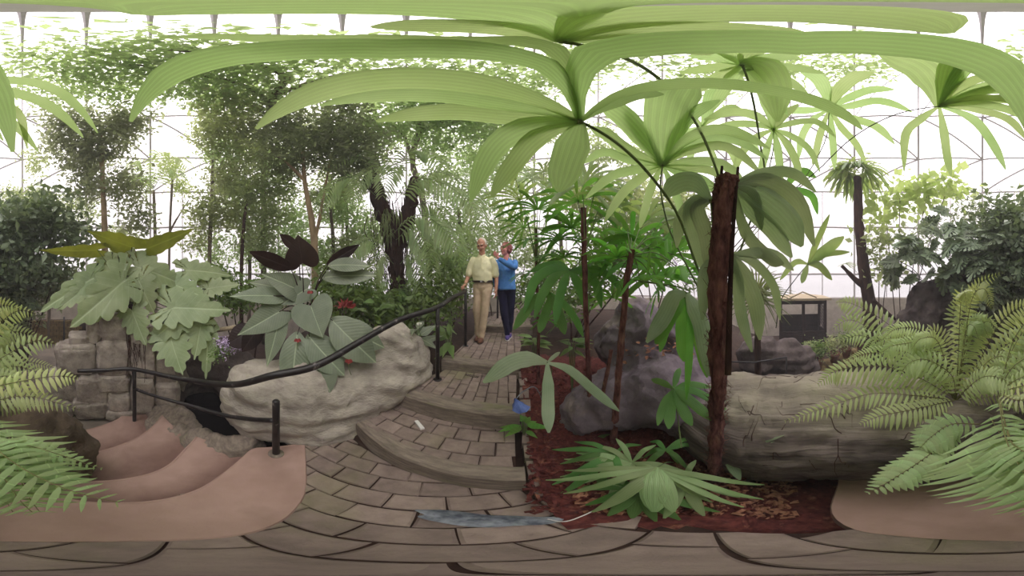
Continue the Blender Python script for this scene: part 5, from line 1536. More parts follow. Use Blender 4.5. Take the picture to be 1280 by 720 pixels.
for k, (x, d, crown, n, mt, lab) in enumerate([
        (60, 6.2, [((60, 260, 6.2), (1.0, 0.6, 0.9)), ((20, 250, 6.2), (0.9, 0.6, 0.8)), ((100, 270, 6.2), (0.8, 0.6, 0.8)), ((40, 205, 6.0), (0.5, 0.6, 0.4)), ((150, 300, 6.2), (0.7, 0.6, 0.5))], 4200, 'leaf_tree', 'dense tree far behind the slim pale-barked one'),
        (310, 6.4, [((300, 250, 6.2), (0.9, 0.6, 1.2)), ((340, 200, 6.0), (0.9, 0.6, 0.9)), ((280, 190, 6.0), (0.8, 0.6, 0.9)), ((310, 310, 6.3), (0.9, 0.6, 0.6)), ((270, 310, 6.3), (0.7, 0.6, 0.6))], 5200, 'leaf_tree_light', 'tall soft tree far behind the thin straight-trunked one'),
        (415, 5.6, [((410, 240, 5.6), (0.9, 0.6, 1.0)), ((450, 215, 5.4), (0.8, 0.6, 0.8)), ((380, 180, 5.4), (0.8, 0.6, 0.6)), ((440, 320, 5.8), (0.8, 0.6, 0.8)), ((470, 170, 5.2), (0.8, 0.6, 0.5))], 5200, 'leaf_tree', 'bushy tree right behind the forked pale trunk'),
        (575, 5.6, [((570, 270, 5.6), (0.8, 0.6, 1.0)), ((545, 220, 5.4), (0.9, 0.6, 0.8)), ((600, 300, 5.7), (0.7, 0.6, 0.7)), ((605, 190, 5.3), (0.8, 0.6, 0.8)), ((540, 300, 5.7), (0.7, 0.6, 0.8)), ((640, 180, 5.3), (0.7, 0.6, 0.6))], 5600, 'leaf_tree_light', 'light tree filling the space behind the visitor in pale yellow'),
        (700, 5.8, [((700, 230, 5.6), (0.9, 0.6, 1.0)), ((750, 180, 5.4), (0.9, 0.6, 0.8)), ((670, 160, 5.2), (0.8, 0.6, 0.6)), ((800, 210, 5.6), (0.8, 0.6, 0.9))], 4200, 'leaf_tree', 'leafy tree behind the fans of the thin-stemmed palms'),
        (0, 4.6, [((-40, 330, 4.6), (0.9, 0.6, 0.7)), ((0, 300, 4.6), (0.8, 0.6, 0.8)), ((40, 350, 4.8), (0.8, 0.6, 0.6))], 3600, 'leaf_tree_dark', 'dark shady tree over the far brick wall')]):
    tree('tree', lab, 'tree', [(x, 420, d), (x + 2, 320, d), (x - 2, 260, d)], [0.08, 0.07, 0.05], crown, n, 0.085, mt, 'bark_grey', (), 300 + k)

# palm hung with brown roots
hp = thing('root_hung_palm', P(497, 420, 3.7), 'palm with a thick dark trunk hung with brown roots and drooping feathery fronds', 'palm')
stem(hp, [P(497, 440, 3.7), P(498, 380, 3.7), P(496, 330, 3.7), P(486, 285, 3.7), P(474, 250, 3.65), P(462, 220, 3.6)], [0.11, 0.12, 0.17, 0.20, 0.17, 0.15], 'bark_dark', False, 14, 40, 'trunk', 0.7)
stem(hp, [P(496, 320, 3.7), P(506, 280, 3.7), P(514, 250, 3.7), P(518, 222, 3.7)], [0.14, 0.16, 0.14, 0.1], 'bark_dark', False, 12, 24, 'trunk', 0.7)
rr = random.Random(12)
ro = MB()
for i in range(130):
    x, y0 = rr.gauss(490, 16), rr.uniform(225, 320)
    l = rr.uniform(40, 130)
    d = 3.5 + rr.uniform(-0.08, 0.12)
    ro.tube(curve([P(x, y0, d), P(x + rr.uniform(-5, 5), y0 + l * 0.5, d), P(x + rr.uniform(-4, 8) + (497 - x) * 0.4, y0 + l, d)], 6), 0.006 * rr.uniform(0.5, 1.5), 4, False)
obj('hanging_roots', ro, 'bark_dark', hp, kind='stuff')


def plume(parent, pts, plen, pairs, mat, seed, droop=0.5, wr=0.12, face=0.5, smat='stalk_green', rr0=0.008, jit=0.12, indiv=True):
    """Feather-shaped palm frond."""
    rr = random.Random(seed)
    q = curve(pts, 40)
    fr = obj('frond', MB().tube(q[::2], [rr0 * (1 - 0.8 * i / 20) for i in range(21)], 5), smat, parent)
    allb = MB()
    for i in range(pairs):
        t = 0.12 + 0.87 * i / (pairs - 1)
        x = t * 40
        k = min(int(x), 39)
        p = q[k].lerp(q[k + 1], x - k)
        T = (q[k + 1] - q[k]).normalized()
        N = facing(p, face + 0.6)
        N = (N - T * N.dot(T)).normalized()
        Sd = T.cross(N)
        L = plen * math.sin(math.pi * (0.18 + 0.76 * t)) ** 0.7
        for s in (-1, 1):
            l = L * rr.uniform(0.85, 1.1)
            d = (Sd * s * 0.85 + T * 0.5 + N * rr.uniform(-jit, jit)).normalized()
            e = p + d * l - UP * droop * l
            m = (p + d * l * 0.55) - UP * droop * l * 0.2
            hw = l * wr / 2
            mb = MB() if indiv else allb
            mb.ribbon([p, p.lerp(m, 0.5), m, m.lerp(e, 0.55), e], lambda u: hw * wpal(u), N, 2, 0, 0.3)
            if indiv:
                obj('leaflet', mb, mat, fr)
    if not indiv:
        obj('leaflets', allb, mat, fr, kind='stuff')
    return fr


for i, (way, pl, ind) in enumerate([
        ([(488, 295, 3.5), (520, 270, 3.2), (548, 280, 3.0), (572, 312, 2.9)], 0.38, True), ([(495, 300, 3.5), (515, 285, 3.2), (532, 305, 3.0), (542, 345, 2.95)], 0.34, True), ([(492, 255, 3.6), (520, 225, 3.3), (560, 232, 3.1), (598, 268, 3.0)], 0.42, True), ([(505, 240, 3.6), (545, 215, 3.4), (585, 238, 3.2), (605, 290, 3.1)], 0.40, False),
        ([(470, 245, 3.5), (440, 222, 3.4), (415, 232, 3.4), (398, 262, 3.4)], 0.36, False), ([(480, 235, 3.5), (465, 212, 3.3), (448, 225, 3.2), (440, 250, 3.2)], 0.30, False), ([(485, 320, 3.4), (465, 300, 3.2), (445, 308, 3.1), (432, 335, 3.1)], 0.30, True), ([(492, 330, 3.4), (478, 318, 3.2), (466, 335, 3.1), (462, 365, 3.1)], 0.26, False),
        ([(500, 215, 3.7), (510, 190, 3.5), (535, 190, 3.4), (560, 215, 3.3)], 0.40, False), ([(500, 330, 3.4), (512, 320, 3.2), (525, 345, 3.1), (530, 385, 3.1)], 0.28, False), ([(480, 225, 3.6), (470, 195, 3.5), (445, 190, 3.5), (415, 205, 3.5)], 0.40, False), ([(500, 225, 3.5), (495, 205, 3.2), (485, 215, 3.0), (478, 245, 3.0)], 0.34, False),
        ([(510, 260, 3.6), (540, 255, 3.4), (565, 285, 3.3), (575, 330, 3.25)], 0.36, False), ([(488, 350, 3.4), (475, 350, 3.2), (465, 368, 3.15), (462, 392, 3.1)], 0.22, False)]):
    plume(hp, [P(*w) for w in way], pl, 24, 'leaf_palm_far', 70 + i, indiv=ind, droop=0.55)
mb = MB()
for i in range(46):                             # grassy tuft lodged in the fork
    b = P(rr.gauss(487, 8), rr.uniform(265, 300), 3.4)
    a = rr.uniform(-1.5, 1.5)
    d = V(math.sin(a), -0.5, 0)
    mb.ribbon(curve([b, b + d * 0.1 + UP * 0.1, b + d * 0.22 - UP * 0.05, b + d * 0.26 - UP * 0.3], 7), lambda u: 0.012 * wpal(u), V(0, -1, 0.4), 2, 0, 0.3)
obj('epiphyte_leaves', mb, 'leaf_spiky', hp, kind='stuff')
tp = thing('tree_fern', P(186, 320, 5.6), 'pale feathery palm fronds lit from behind against the left-hand glass', 'palm')
stem(tp, [P(195, 420, 5.6), P(194, 300, 5.6), P(192, 238, 5.6)], [0.06, 0.05], 'bark_grey', False, 8, 12, 'trunk')
for i, (x, y) in enumerate(((150, 232), (160, 215), (205, 205), (230, 225), (172, 250), (240, 210))):
    plume(tp, [P(192, 236, 5.6), P((192 + x) / 2, min(y, 236) - 14, 5.4), P(x, y, 5.2)], 0.45, 20, 'leaf_lime', 90 + i, indiv=False)

# undergrowth behind the railing
for k, (base, crown, n, sz, mt, lab) in enumerate([
        ((470, 440, 3.0), [((460, 395, 2.9), (0.4, 0.3, 0.2)), ((490, 400, 2.9), (0.4, 0.3, 0.2)), ((440, 375, 3.1), (0.35, 0.3, 0.2))], 1800, 0.075, 'leaf_under', 'low leafy undergrowth behind the pale boulder beside the railing'),
        ((530, 420, 3.4), [((530, 380, 3.3), (0.5, 0.4, 0.35)), ((505, 370, 3.4), (0.4, 0.4, 0.3)), ((555, 370, 3.4), (0.4, 0.4, 0.4))], 2600, 0.075, 'leaf_under', 'mid green shrub behind the sloping railing at the foot of the hanging-root palm'),
        ((565, 400, 4.2), [((565, 345, 4.2), (0.5, 0.5, 0.5)), ((545, 320, 4.4), (0.5, 0.5, 0.5)), ((580, 310, 4.5), (0.5, 0.5, 0.6))], 3600, 0.075, 'leaf_tree_light', 'light leafy shrub just left of the visitor in pale yellow'),
        ((640, 380, 6.4), [((620, 315, 6.2), (0.7, 0.6, 0.7)), ((660, 310, 6.2), (0.7, 0.6, 0.7)), ((640, 280, 6.3), (0.8, 0.6, 0.6)), ((690, 330, 6.2), (0.7, 0.6, 0.7))], 4800, 0.085, 'leaf_tree_light', 'pale shrub closing the path behind the two visitors'),
        ((720, 400, 3.4), [((700, 380, 3.3), (0.4, 0.4, 0.3)), ((740, 350, 3.4), (0.5, 0.4, 0.5)), ((770, 310, 3.6), (0.6, 0.5, 0.6)), ((820, 300, 3.7), (0.6, 0.5, 0.6))], 4200, 0.08, 'leaf_under', 'deep green shrub behind the thin palm stems'),
        ((820, 380, 4.6), [((790, 260, 4.6), (0.9, 0.6, 0.7)), ((850, 270, 4.6), (0.8, 0.6, 0.7)), ((740, 250, 4.8), (0.8, 0.6, 0.8))], 5000, 0.09, 'leaf_tree', 'tall shrub behind the vivid green fans'),
        ((310, 420, 3.4), [((290, 372, 3.4), (0.5, 0.4, 0.22)), ((330, 370, 3.5), (0.5, 0.4, 0.25)), ((270, 350, 3.7), (0.5, 0.4, 0.3))], 2600, 0.07, 'leaf_under', 'small-leaved ground cover between the pier and the purple-backed plant'),
        ((430, 420, 2.9), [((425, 365, 3.0), (0.35, 0.3, 0.2)), ((455, 370, 3.0), (0.35, 0.3, 0.25)), ((410, 345, 3.3), (0.4, 0.3, 0.3))], 1900, 0.07, 'leaf_under', 'leafy clump above the tuft of dark red leaves'),
        ((620, 385, 4.9), [((600, 350, 5.0), (0.5, 0.4, 0.4)), ((655, 365, 4.9), (0.4, 0.4, 0.35)), ((680, 350, 4.6), (0.5, 0.4, 0.45))], 2400, 0.075, 'leaf_under', 'green shrub along the path just past the two visitors')]):
    bush('shrub', lab, base, crown, n, sz, mt, 40 + k)
for k, (px, py, d, n, L, lab) in enumerate([(520, 425, 2.25, 12, 0.34, 'clump of broad pointed leaves against the railing post'), (562, 425, 2.5, 10, 0.32, 'clump of long leaves at the foot of the upper railing post'), (470, 385, 2.7, 10, 0.3, 'broad-leaved clump behind the pale boulder with a white bloom'), (495, 375, 3.0, 12, 0.26, 'variegated grassy clump behind the railing')]):
    b = P(px, py, d)
    b.z -= 0.15
    pl = thing('leafy_plant', b, lab, 'plant')
    rr = random.Random(80 + k)
    for i in range(n):
        a = rr.uniform(0, 6.28)
        q = b + V(math.cos(a) * 0.06, math.sin(a) * 0.06, rr.uniform(0.05, 0.3))
        o = V(math.cos(a), math.sin(a) - 0.3, rr.uniform(-0.3, 0.6)).normalized()
        lf_ = obj('leaf', MB().blade(q, q + o * L * rr.uniform(0.7, 1.1), facing(q, 0.8, 0.3), L * 0.34, LANCE, 0.35, 0.2), 'leaf_aroid' if k == 0 else 'leaf_under', pl)
        obj('stalk', MB().tube([q + o * 0.02, b], 0.005, 5), 'stalk_green', lf_)

# ------------------------------------------------------------------ right-hand background
yp = tree('tree', 'shaggy grey palm trunk with a small crown in front of the glass', 'palm', [(1092, 420, 4.9), (1085, 370, 4.9), (1078, 320, 4.9), (1073, 270, 4.9), (1072, 222, 4.9)], [0.24, 0.19, 0.15, 0.12],
          [((1068, 215, 4.9), (0.2, 0.2, 0.15)), ((1098, 320, 4.9), (0.15, 0.15, 0.2)), ((1094, 300, 4.9), (0.12, 0.15, 0.12))], 380, 0.09, 'leaf_palm_far', 'bark_dark', [[(1086, 360, 4.9), (1070, 350, 4.8), (1052, 332, 4.8)]], 20)
for i in range(13):
    a = i * 0.7
    fan(yp, P(1071, 216, 4.9) + V(math.cos(a) * 0.25, math.sin(a) * 0.25, 0.1), V(math.cos(a), math.sin(a), 0.25), 10, 0.85, 0.085, 'leaf_palm_far', P(1072, 224, 4.9), 220, 0.95, 0.005, 0.1, seed=130 + i, n=6, m=2)
fan(yp, P(1058, 330, 4.85), V(-0.8, -0.2, 0.2), 11, 0.36, 0.035, 'leaf_palm_far', P(1080, 352, 4.9), 240, 0.35, 0.005, 0.1, seed=150, n=6, m=2)
lr_ = MB()
for i in range(5):
    lr_.tube(curve([P(1088, 372 + i, 4.85), P(1096, 378, 4.7), P(1104 + i * 4, 392 + i * 2, 4.6)], 8), 0.03, 6)
obj('surface_roots', lr_, 'bark_dark', yp, kind='stuff')
bush('shrub', 'yellow-green round-leaved shrub against the glass above the rock face', (1125, 420, 5.4), [((1125, 248, 5.4), (0.5, 0.4, 0.3)), ((1160, 240, 5.4), (0.5, 0.4, 0.28)), ((1108, 275, 5.5), (0.3, 0.3, 0.3)), ((1185, 235, 5.4), (0.4, 0.3, 0.2))], 620, 0.17, 'leaf_lime', 21, aspect=0.85)
bush('shrub', 'thin vine of small leaves climbing by the shaggy palm trunk', (1100, 420, 4.8), [((1100, 310, 4.8), (0.12, 0.12, 0.5)), ((1108, 345, 4.8), (0.15, 0.12, 0.4))], 220, 0.12, 'leaf_tree', 22, aspect=0.6)
mo = thing('monstera', A(1215, 4.3, 1.4), 'huge dark split-leaved climber spilling over the rock face', 'plant')
rr = random.Random(31)
for i in range(120):
    x, y = rr.uniform(1118, 1320), rr.gauss(305, 34)
    top = 262 - 26 * math.exp(-((x - 1215) / 34) ** 2) - (14 if x > 1250 else 0)
    if y < top or y > 395 or (y > 350 and x < 1190):
        continue
    d = 3.9 + 0.012 * (y < 300) * (300 - y) + rr.uniform(-0.25, 0.35)
    b = P(x, y, d)
    o = V(rr.gauss(0, 0.8), rr.gauss(0, 0.4), rr.uniform(-0.75, 0.25))
    o = (o - dirv(x, y) * 0.3).normalized()
    L = rr.uniform(0.36, 0.62)
    lf_ = obj('leaf', MB().blade(b, b + o * L, facing(b, 0.9, 0.4), L * 0.85, SPLIT, 0.25, 0.12, 2), 'leaf_monstera', mo)
    obj('stalk', MB().tube(stalk_pts(b, A(x * 0.7 + 1220 * 0.3, 4.5, b.z - 0.35), V(0, 0, 0.08), 4), 0.01, 5), 'stalk_dark', lf_)
big_leaf(mo, A(1215, 4.2, 1.5), (1205, 318, 3.9), (1180, 344, 3.8), 22, SPLIT, 'leaf_monstera', 0.4)
leaf_cloud('foliage', [(P(1150, 300, 4.5), (0.5, 0.4, 0.5)), (P(1210, 270, 4.6), (0.6, 0.4, 0.5)), (P(1270, 290, 4.6), (0.8, 0.5, 0.6)), (P(1315, 310, 4.6), (0.7, 0.5, 0.7))], 2600, 0.14, 'leaf_tree_dark', mo, 32, aspect=0.3)
bush('shrub', 'dark small-leaved creeper in the shade under the split-leaved climber', (1262, 425, 4.1), [((1240, 385, 4.1), (0.4, 0.3, 0.35)), ((1275, 370, 4.2), (0.5, 0.3, 0.45)), ((1300, 390, 4.2), (0.5, 0.3, 0.4))], 2400, 0.09, 'leaf_tree_dark', 33)
ag = thing('spiky_plant', A(948, 2.9, 0.3), 'spiky plant with a dense burst of narrow grey-green leaves beside the timber shelter', 'plant')
rr = random.Random(41)
for i in range(150):
    c = P(946, 370, 2.6) + V(0, 0, rr.uniform(-0.1, 0.1))
    d = V(rr.gauss(0, 1), rr.gauss(0, 1), rr.gauss(0.25, 0.8)).normalized()
    L = rr.uniform(0.4, 0.66)
    obj('leaf', MB().ribbon(curve([c + d * 0.04, c + d * L * 0.6, c + d * L - UP * 0.10], 6), lambda u: 0.014 * (1 - u * 0.9), facing(c, 0.5, 0.5), 2, 0, 0.4), 'leaf_spiky', ag)
stem(ag, [A(947, 2.9, -0.5), P(947, 400, 2.9), P(947, 375, 2.9)], [0.06, 0.05], 'bark_dark', n=8)
br = thing('bromeliad', P(862, 372, 2.2), 'plant with pale lilac spiky blooms seen through the green fans', 'plant')
for i in range(60):
    c = P(rr.choice([858, 866, 872, 846]), rr.choice([355, 362, 330]), 2.2)
    d = V(rr.gauss(0, 1), rr.gauss(0, 1), rr.gauss(0.3, 0.8)).normalized()
    L = rr.uniform(0.07, 0.16)
    obj('petal' if i % 2 else 'leaf', MB().ribbon([c, c + d * L * 0.5, c + d * L], lambda u: 0.011 * (1.1 - u), facing(c, 0.3, 0.5), 2, 0, 0.3), 'petal_lilac' if i % 2 else 'leaf_grey', br)
obj('stem', MB().tube([P(862, 360, 2.2), P(862, 440, 2.25)], 0.015, 7), 'stalk_green', br)
dl = thing('leaf_litter', S(818, 437, 1.62), 'dry fallen leaves caught on top of the purplish boulder', 'dry leaves', kind='stuff')
mb = MB()
for i in range(70):
    p = P(rr.gauss(820, 18), rr.gauss(438, 8), rr.uniform(1.55, 1.75))
    p.z = max(p.z, 0.70)
    d = V(rr.gauss(0, 1), rr.gauss(0, 1), rr.uniform(-0.1, 0.5)).normalized()
    mb.blade(p, p + d * 0.06, UP + V(rr.uniform(-.6, .6), rr.uniform(-.6, .6), 0), 0.035, OVAL[::3] + [OVAL[-1]], 0.3, 0.3, 1)
obj('dry_leaves', mb, 'dry_leaf', dl, kind='stuff')

# timber shelter
kz = ground_z(*A(1002, 5.6, 0).xy)
ks = thing('timber_shelter', A(1002, 5.6, kz), 'small dark timber shelter with lattice sides and a tan roof in front of the glass', 'shelter')
kM = Matrix.Rotation(-R((1002 - 640) * 0.28125 - 8), 3, 'Z')


def kp(x, y, z):
    return A(1002, 5.6, kz) + kM @ V(x, y, z)


KH = 1.62
for x in (-0.72, 0.0, 0.72):
    for y in (-0.4, 0.4):
        if x == 0 and y > 0:
            continue
        obj('post', MB().box(kp(x, y, KH / 2), (0.09, 0.09, KH), rot=kM), 'timber_dark', ks, False)
for z, h in ((0.12, 0.10), (0.68, 0.07), (1.55, 0.09)):
    for y in (-0.4, 0.4):
        obj('rail', MB().box(kp(0, y, z), (1.5, 0.05, h), rot=kM), 'timber_dark', ks, False)
    for x in (-0.72, 0.72):
        obj('rail', MB().box(kp(x, 0, z), (0.05, 0.8, h), rot=kM), 'timber_dark', ks, False)
for i in range(9):
    obj('slat', MB().box(kp(0, -0.41, 0.2 + i * 0.052), (1.42, 0.02, 0.04), rot=kM), 'timber_dark', ks, False)
for i in range(8):
    for sx in (-0.72, 0.72):
        obj('slat', MB().box(kp(sx, 0.0, 0.78 + i * 0.1), (0.015, 0.72, 0.035), rot=kM @ Matrix.Rotation(R(28), 3, 'X')), 'timber_dark', ks, False)
for sx in (-0.72, 0.72):
    obj('side_panel', MB().box(kp(sx, 0, 0.4), (0.02, 0.76, 0.6), rot=kM), 'timber_dark', ks, False)
obj('back_panel', MB().box(kp(0, 0.41, 0.6), (1.4, 0.02, 1.0), rot=kM), 'timber_dark', ks, False)
rf = obj('roof', MB().add([kp(-0.9, -0.55, 1.62), kp(0.9, -0.55, 1.62), kp(0.9, 0.55, 1.66), kp(-0.9, 0.55, 1.66), kp(-0.9, -0.55, 1.67), kp(0.9, -0.55, 1.67), kp(0.9, 0.55, 1.72), kp(-0.9, 0.55, 1.72), kp(0, 0, 1.80)],
                          [(3, 2, 1, 0), (0, 1, 5, 4), (1, 2, 6, 5), (2, 3, 7, 6), (3, 0, 4, 7), (4, 5, 8), (5, 6, 8), (6, 7, 8), (7, 4, 8)]), 'timber_tan', ks, False)
for i in range(-4, 5):
    obj('slat', MB().box(kp(i * 0.2, -0.56, 1.645), (0.17, 0.03, 0.06), rot=kM), 'timber_tan', rf, False)
for a, b in (((-0.5, -0.56, 1.66), (-0.05, -0.57, 1.86)), ((-0.05, -0.57, 1.86), (0.4, -0.56, 1.70))):
    obj('twig', MB().tube([kp(*a), kp(*b)], 0.02, 6), 'timber_tan', rf)

# pots in rows on brick ledges
pot = MB()
ph_ = [(0.095, 0), (0.13, 0.20), (0.145, 0.20), (0.15, 0.26), (0.135, 0.262), (0.125, 0.2)]
nn = 16
pot.add([V(r_ * math.cos(2 * math.pi * j / nn), r_ * math.sin(2 * math.pi * j / nn), z) for r_, z in ph_ for j in range(nn)],
        [(i * nn + j, i * nn + (j + 1) % nn, (i + 1) * nn + (j + 1) % nn, (i + 1) * nn + j) for i in range(5) for j in range(nn)] + [tuple(range(nn - 1, -1, -1)), tuple(5 * nn + j for j in range(nn))])
pot_me = pot.mesh('pot_body', 'terracotta')
dark_pot = pot_me.copy()
dark_pot.materials.clear()
dark_pot.materials.append(MATS['white_paint'])
ledge = thing('brick_ledge', A(1050, 4.55, LOW), 'low stepped brick ledge carrying rows of potted plants', 'ledge', kind='structure')
pots = [(1012, 452, 4.0, 'nearest of the potted plants, in a grey-white pot beside the low rock'), (1022, 456, 4.02, 'potted plant in terracotta beside the pale pot'), (1043, 450, 4.25, 'potted plant second along the ledge from the pale pot'), (1058, 444, 4.5, 'potted plant third along the ledge from the pale pot'), (1076, 436, 4.85, 'potted plant fourth along the ledge towards the shaggy palm'), (1092, 432, 5.1, 'last potted plant in the row half hidden by fern')]
for k, (px, py, d, lab) in enumerate(pots):
    b = P(px, py, d)
    b.z = LOW + 0.02 + 0.05 * k
    for q in range(6):
        a = MB().box(b + V(math.cos(R(px)) * 0, 0, -0.05) + V(-0.22 + (q % 3) * 0.22, -0.12 + (q // 3) * 0.24, 0), (0.21, 0.22, 0.10), 0.0, taper=0.95)
        obj('brick', a, 'wall_brick', ledge, False)
    t_ = thing('potted_plant', b, lab, 'potted plant', 'potted plants on the ledge')
    place('pot', dark_pot if k == 0 else pot_me, Matrix.Translation(b), t_)
    obj('stem', MB().tube([b + UP * 0.18, b + UP * 0.42], 0.012, 6), 'bark_dark', t_)
    leaf_cloud('foliage', [(b + UP * 0.46, (0.26, 0.26, 0.15)), (b + UP * 0.55, (0.16, 0.16, 0.1))], 420, 0.08, 'leaf_under' if k % 2 else 'leaf_tree', t_, 200 + k, aspect=0.5)
hr2 = thing('handrail', A(983, 3.0, -0.5), 'thin black handrail and post in front of the low grey rock beyond the log', 'railing')
obj('post', MB().tube([A(983, 2.9, -0.6), A(983, 2.9, 0.24)], 0.016, 8), 'rail_black', hr2)
obj('top_rail', MB().tube([A(983, 2.9, 0.23), A(940, 2.75, 0.2), A(905, 2.8, 0.2)], 0.014, 8), 'rail_black', hr2)
bw = thing('brick_wall', A(50, 6.2, LOW), 'low tan brick wall beside the far lower path', 'wall', kind='structure')
for row in range(8):
    for i in range(14):
        x = 2 + (i + (0.5 if row % 2 else 0)) * 7.2
        p = A(x, 6.2, LOW + 0.06 + row * 0.105)
        obj('brick', MB().box(p, (0.205, 0.11, 0.095), -R((x - 640) * 0.28125)), 'wall_brick', bw, False)
q = [A(0 + i * 12, 6.26, LOW) for i in range(10)]
mb = MB()
for a, b in zip(q, q[1:]):
    d = (b - a).normalized().cross(UP) * 0.05
    mb.add([a - d, b - d, b + d, a + d, a - d + UP * 0.86, b - d + UP * 0.86, b + d + UP * 0.86, a + d + UP * 0.86], [(0, 1, 5, 4), (2, 3, 7, 6), (4, 5, 6, 7), (1, 2, 6, 5), (3, 0, 4, 7)])
obj('mortar_core', mb, 'mortar', bw, False)
obj('pipe', MB().tube([A(80, 6.0, LOW), A(80, 6.0, LOW + 1.0)], 0.035, 8), 'rail_black', bw)

# crumpled slate-grey thing lying by the kerb, with its cord
sl = thing('ground_cloth', G(600, 652, 0.004), 'crumpled slate-blue cloth lying flat on the lowest bricks, with a thin pale cord', 'cloth')
mb = MB()
nu, nv = 34, 16
c = G(604, 650, 0.012)
for j in range(nv):
    for i in range(nu):
        a = 2 * math.pi * i / nu
        r_ = j / (nv - 1)
        k = 1 + 0.14 * math.sin(3 * a + 1) + 0.07 * math.sin(7 * a)
        x, y = 0.215 * r_ * k * math.cos(a), 0.052 * r_ * k * math.sin(a)
        mb.v.append((c.x + x, c.y + y - 0.25 * x * x, 0.007 + 0.022 * (1 - r_ ** 2) * (0.5 + abs(noise.noise(V(x * 22, y * 40, 3)))) + 0.004))
        mb.uv.append((0, 0))
mb.f += [(j * nu + i, j * nu + (i + 1) % nu, (j + 1) * nu + (i + 1) % nu, (j + 1) * nu + i) for j in range(nv - 1) for i in range(nu)]
obj('cloth', mb, 'cloth_slate', sl)
obj('cord', MB().tube(curve([c + V(0.17, 0.0, 0.012), G(705, 652, 0.03), G(730, 644, 0.05), G(752, 632, 0.08)], 16), 0.0035, 6), 'white_paint', sl)

# ------------------------------------------------------------------ the two visitors
def limb(mb, pts, radii, n=14, steps=None, flat=1.0):
    steps = steps or 6 * (len(pts) - 1)
    q = curve(pts, steps)
    rs = [interp(radii, i / steps) for i in range(steps + 1)]
    mb.tube(q, rs, n, True, flat)
    for p, r in ((q[0], rs[0]), (q[-1], rs[-1])):
        mb.blob(p, (r, r, r), 2, 0)
    return mb


def loft(mb, rings, n=24):
    vs = [c + V(a * math.cos(2 * math.pi * j / n), b * math.sin(2 * math.pi * j / n), 0) for c, a, b in rings for j in range(n)]
    k = len(rings)
    mb.add(vs, [(i * n + j, i * n + (j + 1) % n, (i + 1) * n + (j + 1) % n, (i + 1) * n + j) for i in range(k - 1) for j in range(n)] + [tuple(range(n - 1, -1, -1)), tuple((k - 1) * n + j for j in range(n))])


def ell(mb, c, s, rot=0):
    return mb.blob(c, s, 3, 0, rot=rot)


def hand(mb, wrist, dirn, palm_n, curl, sc=1.0, thumb=1):
    """A palm, four unequal fingers bent at the knuckles and a thumb that leaves the side of the palm."""
    d = dirn.normalized()
    n_ = (palm_n - d * palm_n.dot(d)).normalized()
    s = d.cross(n_)
    pc = wrist + d * 0.05 * sc
    for k in (-1, 0, 1):
        limb(mb, [wrist + s * 0.010 * k * sc, wrist + d * 0.088 * sc + s * 0.024 * k * sc], [0.016 * sc, 0.0135 * sc], 8, 4)
    for k, L in enumerate((0.070, 0.080, 0.075, 0.060)):
        b = wrist + d * 0.088 * sc + s * (-0.030 + 0.020 * k) * sc
        pts = [b]
        a = 0.0
        dd = d
        for seg in (0.45, 0.32, 0.23):
            a += curl
            dd = d * math.cos(a) + n_ * math.sin(a)
            pts.append(pts[-1] + dd * L * seg * sc)
        limb(mb, pts, [0.0092 * sc, 0.0085 * sc, 0.0075 * sc, 0.0065 * sc], 8, 9)
    b = wrist + d * 0.028 * sc - s * thumb * 0.026 * sc
    limb(mb, [b, b - s * thumb * 0.024 * sc + d * 0.022 * sc + n_ * 0.010 * sc, b - s * thumb * 0.032 * sc + d * 0.052 * sc + n_ * 0.024 * sc], [0.0125 * sc, 0.0105 * sc, 0.008 * sc], 8, 6)


def person(loc, label, spec):
    root = thing('person', loc, label, 'person', kind=None)
    XS = 1.08
    T = lambda x, y, z: Vector(loc) + V(x * XS, y, z)
    body, top, low = MB(), MB(), MB()
    spec(T, body, top, low, root)
    return root


